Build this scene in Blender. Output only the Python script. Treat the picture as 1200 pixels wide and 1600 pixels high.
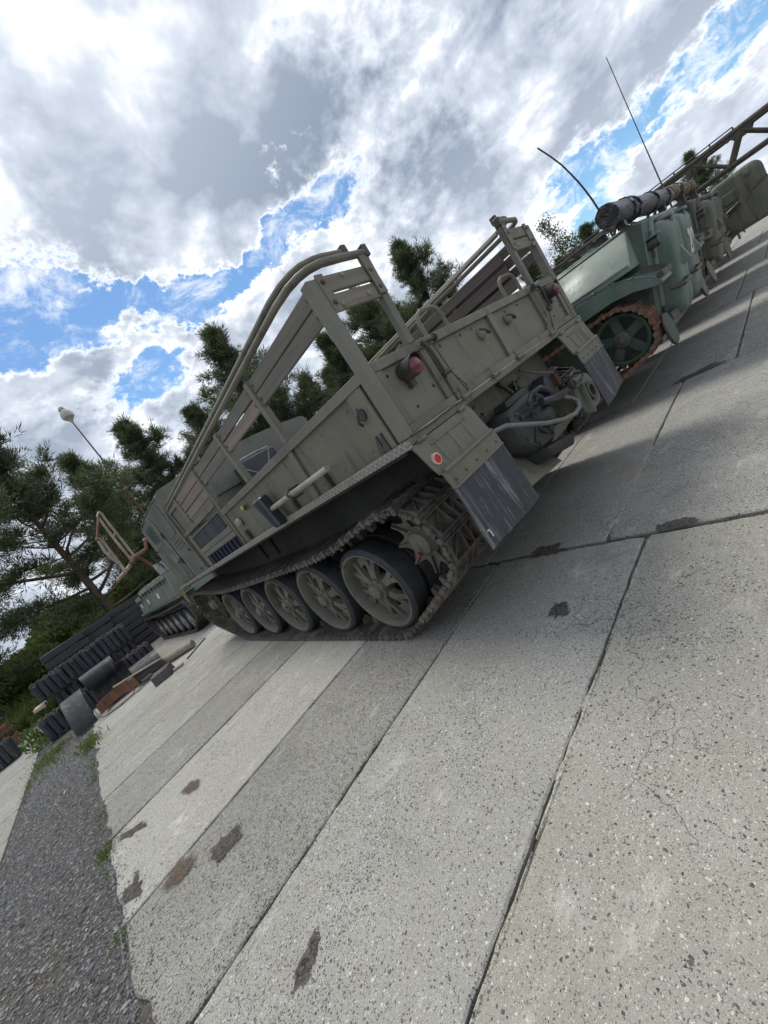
import bpy, bmesh, math, random
from mathutils import Vector, Matrix, noise
rnd = random.Random(7)
R = math.radians
for _o in list(bpy.data.objects): bpy.data.objects.remove(_o)
scene = bpy.context.scene
COL = scene.collection

# ------------------------------------------------------------------ camera
cam_d = bpy.data.cameras.new('camera'); cam = bpy.data.objects.new('camera', cam_d); COL.objects.link(cam)
cam_d.sensor_fit = 'HORIZONTAL'; cam_d.sensor_width = 36.0; cam_d.lens = 648.39*36/1200
cam_d.clip_start = 0.05; cam_d.clip_end = 3000
_rc = Matrix(((0.60200295, -0.57588385, -0.55312769), (0.51974848, -0.243269, 0.81895159), (-0.60617981, -0.78049855, 0.1528661)))
cam.matrix_world = Matrix.Translation((-1.5678, -1.5185, 1.4114)) @ _rc.transposed().to_4x4()
scene.camera = cam

# ------------------------------------------------------------------ sun + sky
SUN_EL = R(66); SUN_DIR = Vector((0.225, 0.974, 0)).normalized()*math.cos(SUN_EL) + Vector((0, 0, math.sin(SUN_EL)))
sd = bpy.data.lights.new('sun', 'SUN'); sd.energy = 1.6; sd.angle = R(18); sd.color = (1.0, 0.95, 0.87)
sun = bpy.data.objects.new('sun', sd); COL.objects.link(sun); sun.location = (0, 0, 30)
sun.rotation_euler = SUN_DIR.to_track_quat('Z', 'Y').to_euler()

world = bpy.data.worlds.new('World'); scene.world = world; world.use_nodes = True
nt = world.node_tree; N = nt.nodes; L = nt.links; N.clear()
def wn(t, **k):
    n = N.new(t)
    for a, b in k.items(): setattr(n, a, b)
    return n
def wmath(op, a, b=None, c=None, clamp=False):
    n = wn('ShaderNodeMath', operation=op, use_clamp=clamp)
    for i, q in enumerate((a, b, c)):
        if q is None: continue
        if isinstance(q, (int, float)): n.inputs[i].default_value = q
        else: L.new(q, n.inputs[i])
    return n.outputs[0]
def wramp(v, a, b):
    n = wn('ShaderNodeMapRange', interpolation_type='SMOOTHSTEP'); L.new(v, n.inputs[0])
    n.inputs[1].default_value = a; n.inputs[2].default_value = b
    return n.outputs[0]
out = wn('ShaderNodeOutputWorld'); bg = wn('ShaderNodeBackground'); bg.inputs[1].default_value = 0.1
sky = wn('ShaderNodeTexSky', sky_type='NISHITA', sun_disc=False)
sky.sun_elevation = SUN_EL; sky.sun_rotation = math.atan2(SUN_DIR.x, SUN_DIR.y)
sky.air_density = 1.0; sky.dust_density = 0.4; sky.ozone_density = 3.0
tc = wn('ShaderNodeTexCoord'); sep = wn('ShaderNodeSeparateXYZ'); L.new(tc.outputs['Generated'], sep.inputs[0])
zz = wmath('MAXIMUM', wmath('ADD', sep.outputs[2], 0.50), 0.2)
px = wmath('DIVIDE', sep.outputs[0], zz); py = wmath('DIVIDE', sep.outputs[1], zz)
pv = wn('ShaderNodeCombineXYZ'); L.new(px, pv.inputs[0]); L.new(py, pv.inputs[1])
def wnoise(vec, sc, det, rough, dist=0.0, off=(0, 0, 0)):
    m = wn('ShaderNodeVectorMath', operation='ADD'); L.new(vec, m.inputs[0]); m.inputs[1].default_value = off
    n = wn('ShaderNodeTexNoise', noise_dimensions='3D'); L.new(m.outputs[0], n.inputs['Vector'])
    n.inputs['Scale'].default_value = sc; n.inputs['Detail'].default_value = det
    n.inputs['Roughness'].default_value = rough; n.inputs['Distortion'].default_value = dist
    return n.outputs[0]
big = wnoise(pv.outputs[0], 2.6, 2, 0.5, 0.1, (4.2, 1.7, 0.3))
wcol = wn('ShaderNodeTexNoise'); L.new(pv.outputs[0], wcol.inputs['Vector']); wcol.inputs['Scale'].default_value = 10.0; wcol.inputs['Detail'].default_value = 6; wcol.inputs['Roughness'].default_value = 0.68
wsep = wn('ShaderNodeSeparateColor'); L.new(wcol.outputs['Color'], wsep.inputs[0])
gx = wmath('ADD', px, wmath('MULTIPLY', wmath('SUBTRACT', wsep.outputs[0], 0.5), 0.24)); gy = wmath('ADD', py, wmath('MULTIPLY', wmath('SUBTRACT', wsep.outputs[1], 0.5), 0.24))
med = wnoise(pv.outputs[0], 7.5, 8, 0.60, 0.2, (1.1, 2.2, 5.0))
med_sun = wnoise(pv.outputs[0], 7.5, 4, 0.60, 0.2, (1.1+0.010, 2.2+0.042, 5.0))
fine = wnoise(pv.outputs[0], 24.0, 4, 0.6, 0.2, (7.0, 3.2, 2.0))
dens = wmath('ADD', wmath('MULTIPLY', big, 0.75), wmath('MULTIPLY', med, 0.62))
dens = wmath('ADD', dens, wmath('MULTIPLY', fine, 0.30))
# openings in the cloud deck, where the photograph shows blue (sky directions, as flat deck coordinates)
def gap(cx, cy, ax, ay, ang, depth):
    c, s = math.cos(ang), math.sin(ang)
    dx = wmath('SUBTRACT', gx, cx); dy = wmath('SUBTRACT', gy, cy)
    u = wmath('ADD', wmath('MULTIPLY', dx, c/ax), wmath('MULTIPLY', dy, s/ax))
    v = wmath('ADD', wmath('MULTIPLY', dx, -s/ay), wmath('MULTIPLY', dy, c/ay))
    r2 = wmath('ADD', wmath('MULTIPLY', u, u), wmath('MULTIPLY', v, v))
    return wmath('MULTIPLY', wmath('POWER', 2.718, wmath('MULTIPLY', r2, -1.0)), depth)
GAPS = ((0.756, 0.594, 0.084, 0.057, -0.53, 0.46), (0.710, 0.661, 0.070, 0.043, -1.06, 0.42), (0.643, 0.544, 0.024, 0.016, -0.21, 0.28), (0.687, 0.492, 0.024, 0.014, -0.25, 0.16), (0.205, 0.802, 0.070, 0.065, 0.14, 0.46), (0.305, 0.810, 0.085, 0.071, 0.28, 0.48), (0.400, 0.826, 0.086, 0.051, -0.03, 0.44), (0.492, 0.811, 0.094, 0.039, -0.21, 0.40), (0.586, 0.779, 0.083, 0.044, -0.60, 0.42), (0.663, 0.717, 0.066, 0.044, -1.02, 0.40), (0.240, 0.876, 0.083, 0.041, 0.08, 0.36), (0.452, 0.966, 0.088, 0.048, -0.49, 0.36), (0.410, 1.030, 0.069, 0.050, 0.25, 0.30), (0.188, 0.918, 0.049, 0.030, 0.28, 0.24), (0.276, 1.054, 0.108, 0.043, -0.40, 0.18), (0.207, 0.993, 0.069, 0.031, -0.17, 0.16), (1.389, 0.327, 0.067, 0.118, -1.32, 0.50), (1.433, 0.256, 0.075, 0.077, -1.56, 0.36), (1.433, 0.152, 0.073, 0.081, -1.61, 0.40), (1.429, 0.051, 0.054, 0.095, -1.87, 0.50), (1.416, -0.015, 0.041, 0.080, -1.91, 0.46), (1.604, 0.391, 0.065, 0.093, -0.76, 0.40), (1.420, 0.426, 0.057, 0.058, -1.13, 0.24), (1.559, 0.026, 0.042, 0.046, -0.49, 0.20))
for g in GAPS: dens = wmath('SUBTRACT', dens, gap(*g))
alpha = wramp(dens, 0.50, 0.68)
body = wramp(dens, 0.56, 0.84)
belly = wnoise(pv.outputs[0], 3.4, 3, 0.55, 0.3, (9.3, 0.4, 1.0))
relief = wmath('MULTIPLY', wmath('SUBTRACT', med_sun, med), 2.6)
inner = wmath('ADD', 0.66, wmath('MULTIPLY', wmath('SUBTRACT', belly, 0.5), 2.8))
inner = wmath('ADD', inner, wmath('MULTIPLY', wmath('SUBTRACT', med, 0.5), 3.0))
inner = wmath('ADD', inner, relief)
inner = wmath('ADD', inner, wmath('MULTIPLY', wmath('SUBTRACT', fine, 0.5), 0.25), clamp=True)
sdot = wn('ShaderNodeVectorMath', operation='DOT_PRODUCT'); L.new(tc.outputs['Generated'], sdot.inputs[0]); sdot.inputs[1].default_value = SUN_DIR
glow = wramp(sdot.outputs['Value'], 0.62, 1.0)
low = wramp(sep.outputs[2], 0.08, 0.50)
shade = wmath('MULTIPLY', wmath('MULTIPLY', inner, body), wmath('SUBTRACT', wmath('ADD', 0.62, wmath('MULTIPLY', low, 0.45)), wmath('MULTIPLY', glow, 0.5)), clamp=True)
cr = wn('ShaderNodeValToRGB'); L.new(shade, cr.inputs[0])
cr.color_ramp.elements[0].position = 0.0; cr.color_ramp.elements[0].color = (8.4, 8.5, 8.6, 1)
cr.color_ramp.elements[1].position = 1.0; cr.color_ramp.elements[1].color = (2.1, 2.55, 3.3, 1)
e = cr.color_ramp.elements.new(0.35); e.color = (5.0, 5.45, 6.2, 1)
mx = wn('ShaderNodeMix', data_type='RGBA'); wis = wmath('MULTIPLY', wramp(wnoise(pv.outputs[0], 11.0, 7, 0.68, 0.4, (3.1, 8.2, 0.7)), 0.46, 0.72), 0.75)
alpha = wmath('SUBTRACT', 1.0, wmath('MULTIPLY', wmath('SUBTRACT', 1.0, alpha), wmath('SUBTRACT', 1.0, wis)))
L.new(alpha, mx.inputs[0])
skb = wn('ShaderNodeVectorMath', operation='MULTIPLY'); L.new(sky.outputs[0], skb.inputs[0]); skb.inputs[1].default_value = (0.74, 0.92, 1.0)
L.new(skb.outputs[0], mx.inputs[6]); L.new(cr.outputs[0], mx.inputs[7])
world.cycles.sampling_method = 'MANUAL'; world.cycles.sample_map_resolution = 512
L.new(mx.outputs[2], bg.inputs[0]); L.new(bg.outputs[0], out.inputs[0])

vs = scene.view_settings; vs.view_transform = 'Standard'; vs.look = 'None'; vs.gamma = 1.0; vs.exposure = 0.58; vs.use_curve_mapping = False
cy = scene.cycles; cy.max_bounces = 5; cy.diffuse_bounces = 2; cy.glossy_bounces = 2; cy.transmission_bounces = 2; cy.transparent_max_bounces = 4; cy.caustics_reflective = False; cy.caustics_refractive = False
scene.render.engine = 'CYCLES'; scene.render.resolution_x = 768; scene.render.resolution_y = 1024

# ------------------------------------------------------------------ materials
class NM:
    def __init__(s, name):
        s.m = bpy.data.materials.new(name); s.m.use_nodes = True; s.t = s.m.node_tree; s.t.nodes.clear()
        s.out = s.n('ShaderNodeOutputMaterial'); s.b = s.n('ShaderNodeBsdfPrincipled'); s.l(s.b.outputs[0], s.out.inputs[0])
        s.tc = s.n('ShaderNodeTexCoord'); s.oi = s.n('ShaderNodeObjectInfo')
        a = s.n('ShaderNodeVectorMath', operation='MULTIPLY_ADD'); s.l(s.tc.outputs['Object'], a.inputs[0]); a.inputs[1].default_value = (1, 1, 1)
        k = s.n('ShaderNodeMath', operation='MULTIPLY'); s.l(s.oi.outputs['Random'], k.inputs[0]); k.inputs[1].default_value = 37.0
        s.l(k.outputs[0], a.inputs[2]); s.vec = a.outputs[0]
    def n(s, t, **k):
        q = s.t.nodes.new(t)
        for a, b in k.items(): setattr(q, a, b)
        return q
    def l(s, a, b): s.t.links.new(a, b)
    def scaled(s, sc, vec=None):
        m = s.n('ShaderNodeVectorMath', operation='MULTIPLY'); s.l(vec or s.vec, m.inputs[0]); m.inputs[1].default_value = sc; return m.outputs[0]
    def noise(s, sc, det=4, rough=.55, vec=None, dist=0):
        q = s.n('ShaderNodeTexNoise'); s.l(vec or s.vec, q.inputs['Vector']); q.inputs['Scale'].default_value = sc
        q.inputs['Detail'].default_value = det; q.inputs['Roughness'].default_value = rough; q.inputs['Distortion'].default_value = dist; return q.outputs[0]
    def voro(s, sc, feature='F1', vec=None):
        q = s.n('ShaderNodeTexVoronoi', feature=feature); s.l(vec or s.vec, q.inputs['Vector']); q.inputs['Scale'].default_value = sc; return q
    def ramp(s, v, a, b, lo=0., hi=1.):
        q = s.n('ShaderNodeMapRange', interpolation_type='SMOOTHSTEP'); s.l(v, q.inputs[0])
        q.inputs[1].default_value = a; q.inputs[2].default_value = b; q.inputs[3].default_value = lo; q.inputs[4].default_value = hi; return q.outputs[0]
    def math(s, op, a, b=None, clamp=False):
        q = s.n('ShaderNodeMath', operation=op, use_clamp=clamp)
        for i, x in enumerate((a, b)):
            if x is None: continue
            if isinstance(x, (int, float)): q.inputs[i].default_value = x
            else: s.l(x, q.inputs[i])
        return q.outputs[0]
    def mix(s, f, a, b, mode='MIX'):
        q = s.n('ShaderNodeMix', data_type='RGBA', blend_type=mode)
        for i, x in ((0, f), (6, a), (7, b)):
            if isinstance(x, (int, float)): q.inputs[i].default_value = x
            elif isinstance(x, tuple): q.inputs[i].default_value = (*x, 1)
            else: s.l(x, q.inputs[i])
        return q.outputs[2]
    def bump(s, h, strength=.3, dist=.01, prev=None):
        q = s.n('ShaderNodeBump'); s.l(h, q.inputs['Height']); q.inputs['Strength'].default_value = strength; q.inputs['Distance'].default_value = dist
        if prev is not None: s.l(prev, q.inputs['Normal'])
        return q.outputs[0]
    def done(s, col, rough=.6, metal=0., nrm=None, spec=None):
        for nm_, x in (('Base Color', col), ('Roughness', rough), ('Metallic', metal)):
            if isinstance(x, (int, float)): s.b.inputs[nm_].default_value = x
            elif isinstance(x, tuple): s.b.inputs[nm_].default_value = (*x, 1)
            else: s.l(x, s.b.inputs[nm_])
        if spec is not None: s.b.inputs['Specular IOR Level'].default_value = spec
        if nrm is not None: s.l(nrm, s.b.inputs['Normal'])
        return s.m

def paint(name, col, rough=.55, var=.18, dirt=(.16, .14, .11), dirt_amt=.35, rust=0., bump=.12, scratch=True):
    m = NM(name)
    a = m.noise(2.3, 5, .6); b = m.noise(38, 3, .6)
    base = m.mix(m.ramp(a, .3, .7), tuple(c*(1-var) for c in col), tuple(min(1, c*(1+var)) for c in col))
    st = m.noise(1.0, 5, .65, m.scaled((5, 5, 1.1)))
    df = m.math('MULTIPLY', m.ramp(m.math('ADD', m.math('MULTIPLY', st, .75), m.math('MULTIPLY', b, .25)), .42, .62), min(1, dirt_amt*1.35))
    c = m.mix(df, base, dirt)
    gr = m.noise(1.0, 5, .7, m.scaled((9, 9, 1.6)))
    c = m.mix(m.ramp(gr, .52, .70, 0, .7), c, tuple(x*.40 for x in col))
    fd = m.noise(.9, 4, .6)
    c = m.mix(m.ramp(fd, .45, .68, 0, .45), c, tuple(min(1, x*1.45+.02) for x in col))
    ch = m.math('MULTIPLY', m.ramp(m.noise(42, 4, .75), .60, .65), m.ramp(a, .42, .60))
    c = m.mix(m.math('MULTIPLY', ch, .75), c, (.11, .07, .045))
    if scratch:
        sp = m.ramp(m.noise(130, 2, .7), .70, .78, 0, .5)
        c = m.mix(sp, c, tuple(min(1, x*1.7+.03) for x in col))
    if rust:
        rf = m.ramp(m.noise(6, 6, .7), .62-.12*rust, .72-.1*rust, 0, .85)
        c = m.mix(rf, c, m.mix(m.ramp(b, .35, .65), (.16, .06, .025), (.26, .12, .06)))
    h = m.math('ADD', m.math('MULTIPLY', b, .3), m.noise(7, 3, .5))
    return m.done(c, m.ramp(st, .3, .7, rough-.1, min(1, rough+.18)), 0., m.bump(h, bump, .01))
M = {}
OL = (.142, .138, .103)
M['olive'] = paint('olive_paint', OL, .58, .12, (.23, .205, .155), .38)
M['olive_rail'] = paint('olive_rail_paint', (.134, .129, .101), .5, .18, (.235, .21, .16), .4)
M['olive_cab'] = paint('cab_paint', (.118, .122, .099), .5, .14, (.26, .25, .21), .25)
M['green'] = paint('green_armour_paint', (.085, .135, .112), .42, .15, (.19, .19, .155), .4)
M['green_pale'] = paint('pale_green_armour_paint', (.165, .215, .188), .45, .12, (.25, .25, .21), .35)
M['teal'] = paint('teal_green_paint', (.030, .062, .054), .42, .25, (.10, .10, .08), .35)
M['green2'] = paint('worn_olive_green_paint', (.085, .092, .068), .55, .22, (.20, .18, .14), .45, .15)
M['green4'] = paint('grey_green_paint', (.165, .205, .175), .5, .12, (.24, .22, .17), .35)
M['darkmetal'] = paint('dark_steel', (.045, .043, .040), .5, .3, (.13, .11, .09), .4)
M['blackpaint'] = paint('black_enamel', (.022, .026, .036), .35, .3, (.10, .10, .09), .35)
M['underside'] = paint('dirty_underside_with_shade', (.030, .031, .028), .8, .3, (.07, .06, .048), .5)  # dirty paint, base taken near black so undercarriage shade sits in the colour
M['link'] = paint('muddy_track_steel', (.058, .054, .049), .5, .4, (.155, .128, .096), .7, .2, .7)
M['linkrust'] = paint('rusty_track_steel', (.13, .085, .06), .75, .3, (.23, .15, .10), .6, 1.0, .5)
M['rust'] = paint('rusty_iron', (.17, .085, .05), .8, .3, (.11, .06, .04), .6, .9, .5)
M['beige_tube'] = paint('flaking_beige_tube', (.36, .31, .22), .65, .2, (.22, .12, .07), .5, .5, .3)
M['galv'] = paint('worn_grey_steel', (.30, .30, .28), .45, .15, (.18, .16, .13), .4)
M['white'] = paint('white_paint', (.75, .75, .72), .5, .06, (.4, .38, .34), .4)
M['ochre'] = paint('ochre_paint', (.42, .36, .17), .6, .15, (.25, .22, .15), .5)
M['lamp_white'] = paint('lamp_shell', (.55, .53, .48), .5, .1, (.3, .28, .24), .4)
M['hub'] = paint('hub_paint', (.100, .101, .081), .5, .18, (.175, .16, .12), .5)
M['idler'] = paint('dark_idler_paint', (.062, .066, .054), .5, .25, (.15, .125, .09), .6)
M['boom'] = paint('dark_boom_paint', (.045, .043, .032), .5, .25, (.13, .11, .08), .5, .1)
M['winch'] = paint('dark_winch_paint', (.024, .030, .027), .5, .3, (.06, .056, .05), .5)

def simple(name, col, rough=.5, metal=0., bump=0, scale=20):
    m = NM(name); a = m.noise(scale, 4, .6)
    c = m.mix(m.ramp(a, .3, .7), tuple(x*.75 for x in col), tuple(min(1, x*1.2) for x in col))
    return m.done(c, rough, metal, m.bump(a, bump, .01) if bump else None)
M['red_lens'] = simple('dark_red_lens', (.17, .035, .055), .22)
M['red_cap'] = simple('red_cap_paint', (.20, .05, .05), .6)
M['reflector'] = simple('red_reflector', (.62, .03, .045), .25)
M['rim_pale'] = simple('pale_reflector_rim', (.62, .45, .38), .4)
M['mirror'] = NM('mirror_glass').done((.9, .92, .95), .04, 1.0)
M['glass'] = NM('cab_glass').done((.10, .125, .12), .07, 0.0, None, .8)
M['amber'] = simple('yellow_lens', (.45, .38, .10), .25)
M['bluegrille'] = simple('blue_black_radiator', (.018, .024, .05), .45)
M['hose'] = simple('grey_rubber_hose', (.17, .17, .165), .6, 0, .2, 60)
M['antenna'] = simple('antenna_rubber', (.05, .035, .035), .5)

def rubber(name, col=(.028, .029, .032), scr=.5, rough=.62):
    m = NM(name); a = m.noise(3, 5, .65); b = m.noise(60, 3, .7)
    c = m.mix(m.ramp(a, .3, .7), col, tuple(x*2.1+.01 for x in col))
    s1 = m.noise(1.0, 6, .75, m.scaled((15, 15, .9)))
    c = m.mix(m.ramp(s1, .54, .64, 0, scr), c, (.25, .255, .255))
    s3 = m.noise(1.0, 5, .8, m.scaled((48, 48, 2.4)))
    c = m.mix(m.ramp(s3, .56, .66, 0, scr*.7), c, (.22, .225, .225))
    c = m.mix(m.ramp(b, .55, .75, 0, scr*.6), c, (.17, .165, .15))
    return m.done(c, m.ramp(a, .3, .7, rough-.12, rough+.2), 0, m.bump(m.math('ADD', s1, b), .25, .006))
M['rubber'] = rubber('tyre_rubber', (.018, .020, .024), .12)
M['flap'] = rubber('scuffed_flap_rubber', (.024, .026, .030), .8)
M['pad'] = rubber('track_pad_rubber', (.020, .022, .030), .25, .5)
M['band'] = rubber('rubber_belting', (.016, .017, .019), .3, .65)

def wood(name, col, col2, axis, rough=.75, stain=.3):
    m = NM(name); sc = [26, 26, 26]; sc[axis] = 1.3
    g = m.noise(1.0, 6, .7, m.scaled(tuple(sc)), 1.0); a = m.noise(1.6, 4, .6)
    c = m.mix(m.ramp(g, .32, .68), col, col2)
    c = m.mix(m.ramp(a, .45, .75, 0, stain), c, tuple(x*.45 for x in col))
    c = m.mix(m.ramp(g, .66, .74, 0, .7), c, (.05, .042, .035))
    return m.done(c, rough, 0, m.bump(g, .35, .006))
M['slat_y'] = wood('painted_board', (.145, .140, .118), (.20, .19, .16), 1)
M['slat_x'] = wood('weathered_board', (.17, .155, .12), (.25, .225, .18), 0)
M['slat_red'] = wood('bare_weathered_board', (.19, .15, .125), (.28, .225, .19), 1)
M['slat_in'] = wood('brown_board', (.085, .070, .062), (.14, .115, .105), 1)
M['plank'] = wood('grey_plank', (.36, .29, .20), (.50, .41, .30), 0)
M['beam'] = wood('tarred_beam', (.022, .024, .031), (.045, .047, .055), 0, .55)
M['logwood'] = wood('weathered_log', (.20, .165, .125), (.30, .25, .19), 0)
M['bark'] = wood('pine_bark', (.085, .058, .042), (.16, .105, .075), 2, .9)
M['birchbark'] = wood('birch_bark', (.30, .29, .26), (.45, .44, .40), 2, .8)

def tread():
    m = NM('tread_plate'); s = m.scaled((1, 1, 1), m.tc.outputs['Object'])
    q1 = m.n('ShaderNodeTexWave', wave_type='BANDS', bands_direction='DIAGONAL'); m.l(m.scaled((0, 1, 1)), q1.inputs[0]); q1.inputs['Scale'].default_value = 14
    q2 = m.n('ShaderNodeTexWave', wave_type='BANDS', bands_direction='DIAGONAL'); m.l(m.scaled((0, -1, 1)), q2.inputs[0]); q2.inputs['Scale'].default_value = 14
    h = m.math('MAXIMUM', m.ramp(q1.outputs['Fac'], .8, .95), m.ramp(q2.outputs['Fac'], .8, .95))
    c = m.mix(h, (.205, .205, .175), (.34, .335, .30)); c = m.mix(m.ramp(m.noise(9, 5, .7), .5, .7, 0, .5), c, (.15, .13, .10))
    return m.done(c, .5, .1, m.bump(h, .6, .006))
M['tread'] = tread()

def tarp(name, col, col2, rough, gain=.8):
    m = NM(name); a = m.noise(9, 5, .6, m.scaled((.5, 1.6, 1.6)), .6); b = m.noise(40, 3, .6)
    return m.done(m.mix(m.ramp(a, .35, .65), col, col2), rough, 0, m.bump(m.math('ADD', a, m.math('MULTIPLY', b, .2)), gain, .05))
M['tarp'] = tarp('black_tarpaulin', (.007, .007, .009), (.030, .030, .036), .30)
M['camo'] = tarp('camouflage_wrap', (.10, .075, .05), (.26, .20, .14), .8)

def concrete():
    m = NM('exposed_aggregate_concrete')
    gv = m.tc.outputs['Object']
    nn = m.n('ShaderNodeTexNoise'); m.l(gv, nn.inputs['Vector']); nn.inputs['Scale'].default_value = 90; nn.inputs['Detail'].default_value = 1
    sc = m.n('ShaderNodeVectorMath', operation='SCALE'); m.l(nn.outputs['Color'], sc.inputs[0]); sc.inputs['Scale'].default_value = .010
    wv = m.n('ShaderNodeVectorMath', operation='ADD'); m.l(gv, wv.inputs[0]); m.l(sc.outputs[0], wv.inputs[1]); jv = wv.outputs[0]
    wear = m.math('ADD', m.noise(1.3, 5, .65, gv, .4), m.ramp(m.oi.outputs['Random'], 0, 1, -.12, .12)); mid = m.noise(6, 4, .65, gv); fin = m.noise(260, 2, .7, gv)
    base = m.mix(m.ramp(m.noise(.8, 3, .6, gv), .3, .7), (.300, .290, .262), (.370, .362, .340))
    base = m.mix(m.ramp(mid, .35, .7, 0, .5), base, (.315, .292, .245))
    base = m.mix(m.ramp(fin, .38, .62, 0, .8), base, (.215, .210, .198))
    base = m.mix(m.ramp(fin, .60, .70, 0, .6), base, (.48, .47, .44))
    def layer(base, scale, dens_lo, dens_hi, size, dark, light, amt, pale):
        v = m.voro(scale, 'F1', jv); c = m.n('ShaderNodeSeparateColor'); m.l(v.outputs['Color'], c.inputs[0])
        cut = m.math('LESS_THAN', v.outputs['Distance'], m.ramp(c.outputs[1], 0, 1, size*.45, size))
        pick = m.math('LESS_THAN', c.outputs[0], m.ramp(wear, .35, .65, dens_lo, dens_hi))
        base = m.mix(m.math('MULTIPLY', m.math('MULTIPLY', cut, pick), amt), base, m.mix(c.outputs[2], dark, light))
        pk = m.math('MULTIPLY', cut, m.math('GREATER_THAN', c.outputs[0], 1-pale))
        return m.mix(m.math('MULTIPLY', pk, .75), base, (.56, .555, .53)), cut
    base, c3 = layer(base, 340, .50, .80, .50, (.09, .09, .095), (.25, .245, .23), .75, .12)
    base, c2 = layer(base, 165, .22, .66, .52, (.040, .043, .050), (.16, .155, .147), .94, .10)
    base, c1 = layer(base, 88, .08, .46, .50, (.032, .036, .044), (.135, .13, .122), .95, .03)
    base = m.mix(m.ramp(m.noise(2.4, 7, .78, m.scaled((1, 1.7, 1), gv)), .54, .72, 0, .6), base, (.52, .515, .49))
    base = m.mix(m.ramp(m.noise(11, 5, .8, m.scaled((1, 2.2, 1), gv)), .60, .74, 0, .5), base, (.58, .575, .55))
    base = m.mix(m.ramp(m.noise(.75, 4, .7, gv, .8), .60, .76, 0, .45), base, (.27, .215, .155))
    base = m.mix(m.ramp(m.noise(1.5, 5, .7, m.scaled((1.3, .8, 1), gv)), .56, .75, 0, .6), base, (.165, .16, .15))
    cv = m.n('ShaderNodeTexVoronoi', feature='DISTANCE_TO_EDGE')
    n2 = m.n('ShaderNodeTexNoise'); m.l(gv, n2.inputs['Vector']); n2.inputs['Scale'].default_value = 4.5; n2.inputs['Detail'].default_value = 5
    s2 = m.n('ShaderNodeVectorMath', operation='SCALE'); m.l(n2.outputs['Color'], s2.inputs[0]); s2.inputs['Scale'].default_value = .45
    w2 = m.n('ShaderNodeVectorMath', operation='ADD'); m.l(gv, w2.inputs[0]); m.l(s2.outputs[0], w2.inputs[1])
    m.l(w2.outputs[0], cv.inputs['Vector']); cv.inputs['Scale'].default_value = .8
    crk = m.math('MULTIPLY', m.ramp(cv.outputs['Distance'], .0, .0022, 1, 0), m.ramp(m.noise(.9, 2, .5, gv), .47, .55))
    base = m.mix(m.math('MULTIPLY', crk, .6), base, (.07, .066, .058))
    base = m.mix(1.0, base, (1.22, 1.22, 1.21), 'MULTIPLY')
    tint = m.mix(1.0, base, m.oi.outputs['Color'], 'MULTIPLY')
    h = m.math('ADD', m.math('ADD', m.math('MULTIPLY', fin, .6), m.math('MULTIPLY', mid, .8)), m.math('ADD', m.math('MULTIPLY', c2, .35), m.math('MULTIPLY', crk, -1.0)))
    return m.done(tint, m.ramp(mid, .3, .7, .72, .95), 0, m.bump(h, .8, .006), .25)
M['concrete'] = concrete()

def gravel():
    m = NM('gravel'); gv = m.tc.outputs['Object']
    v = m.voro(55, 'F1', gv); s1 = m.n('ShaderNodeSeparateColor'); m.l(v.outputs['Color'], s1.inputs[0])
    v2 = m.voro(120, 'F1', gv); s2 = m.n('ShaderNodeSeparateColor'); m.l(v2.outputs['Color'], s2.inputs[0])
    c = m.mix(s1.outputs[0], (.10, .102, .107), (.27, .268, .262)); c = m.mix(m.math('MULTIPLY', s2.outputs[0], .6), c, (.11, .105, .095))
    c = m.mix(m.ramp(m.noise(.8, 5, .65, gv), .42, .68, 0, .6), c, (.17, .135, .095))
    h = m.math('ADD', m.math('MULTIPLY', v.outputs['Distance'], -1.4), m.math('MULTIPLY', v2.outputs['Distance'], -.7))
    return m.done(c, .9, 0, m.bump(h, 1.0, .02), .2)
M['gravel'] = gravel()
def stone_mat():
    m = NM('loose_stone'); a = m.n('ShaderNodeAttribute', attribute_name='tone'); 
    c = m.mix(a.outputs['Fac'], (.085, .088, .094), (.34, .338, .33))
    return m.done(c, .85, 0, None, .25)
M['stone'] = stone_mat()
def soil():
    m = NM('dark_joint_soil'); a = m.noise(30, 5, .7)
    return m.done(m.mix(m.ramp(a, .3, .7), (.045, .04, .032), (.13, .115, .09)), .95, 0, m.bump(a, .8, .02))
M['soil'] = soil()
def ragged(name, c1, c2, soft, sc=95):
    m = NM(name); v = m.voro(sc, 'F1'); s1 = m.n('ShaderNodeSeparateColor'); m.l(v.outputs['Color'], s1.inputs[0])
    c = m.mix(s1.outputs[0], c1, c2); at = m.n('ShaderNodeAttribute', attribute_name='tone')
    k = m.math('ADD', at.outputs['Fac'], m.math('MULTIPLY', m.math('SUBTRACT', m.noise(24, 6, .75), .5), 1.5))
    m.done(c, .92, 0, m.bump(v.outputs['Distance'], .9, .012), .2)
    tr = m.n('ShaderNodeBsdfTransparent'); mx2 = m.n('ShaderNodeMixShader'); m.l(m.ramp(k, .32-soft, .36+soft, 0, .93), mx2.inputs[0]); m.l(tr.outputs[0], mx2.inputs[1]); m.l(m.b.outputs[0], mx2.inputs[2]); m.l(mx2.outputs[0], m.out.inputs[0])
    return m.m
M['patch'] = ragged('bare_dark_aggregate', (.05, .046, .042), (.16, .148, .135), .10)
M['stain'] = ragged('brown_oil_stain', (.11, .082, .06), (.24, .195, .15), .34, 160)
def grassground():
    m = NM('meadow'); a = m.noise(.5, 6, .7); b = m.noise(9, 4, .7)
    c = m.mix(m.ramp(a, .35, .65), (.07, .10, .028), (.15, .165, .055)); c = m.mix(m.ramp(b, .4, .7, 0, .6), c, (.04, .06, .018))
    return m.done(c, .95, 0, m.bump(b, .8, .1))
M['meadow'] = grassground()
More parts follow.
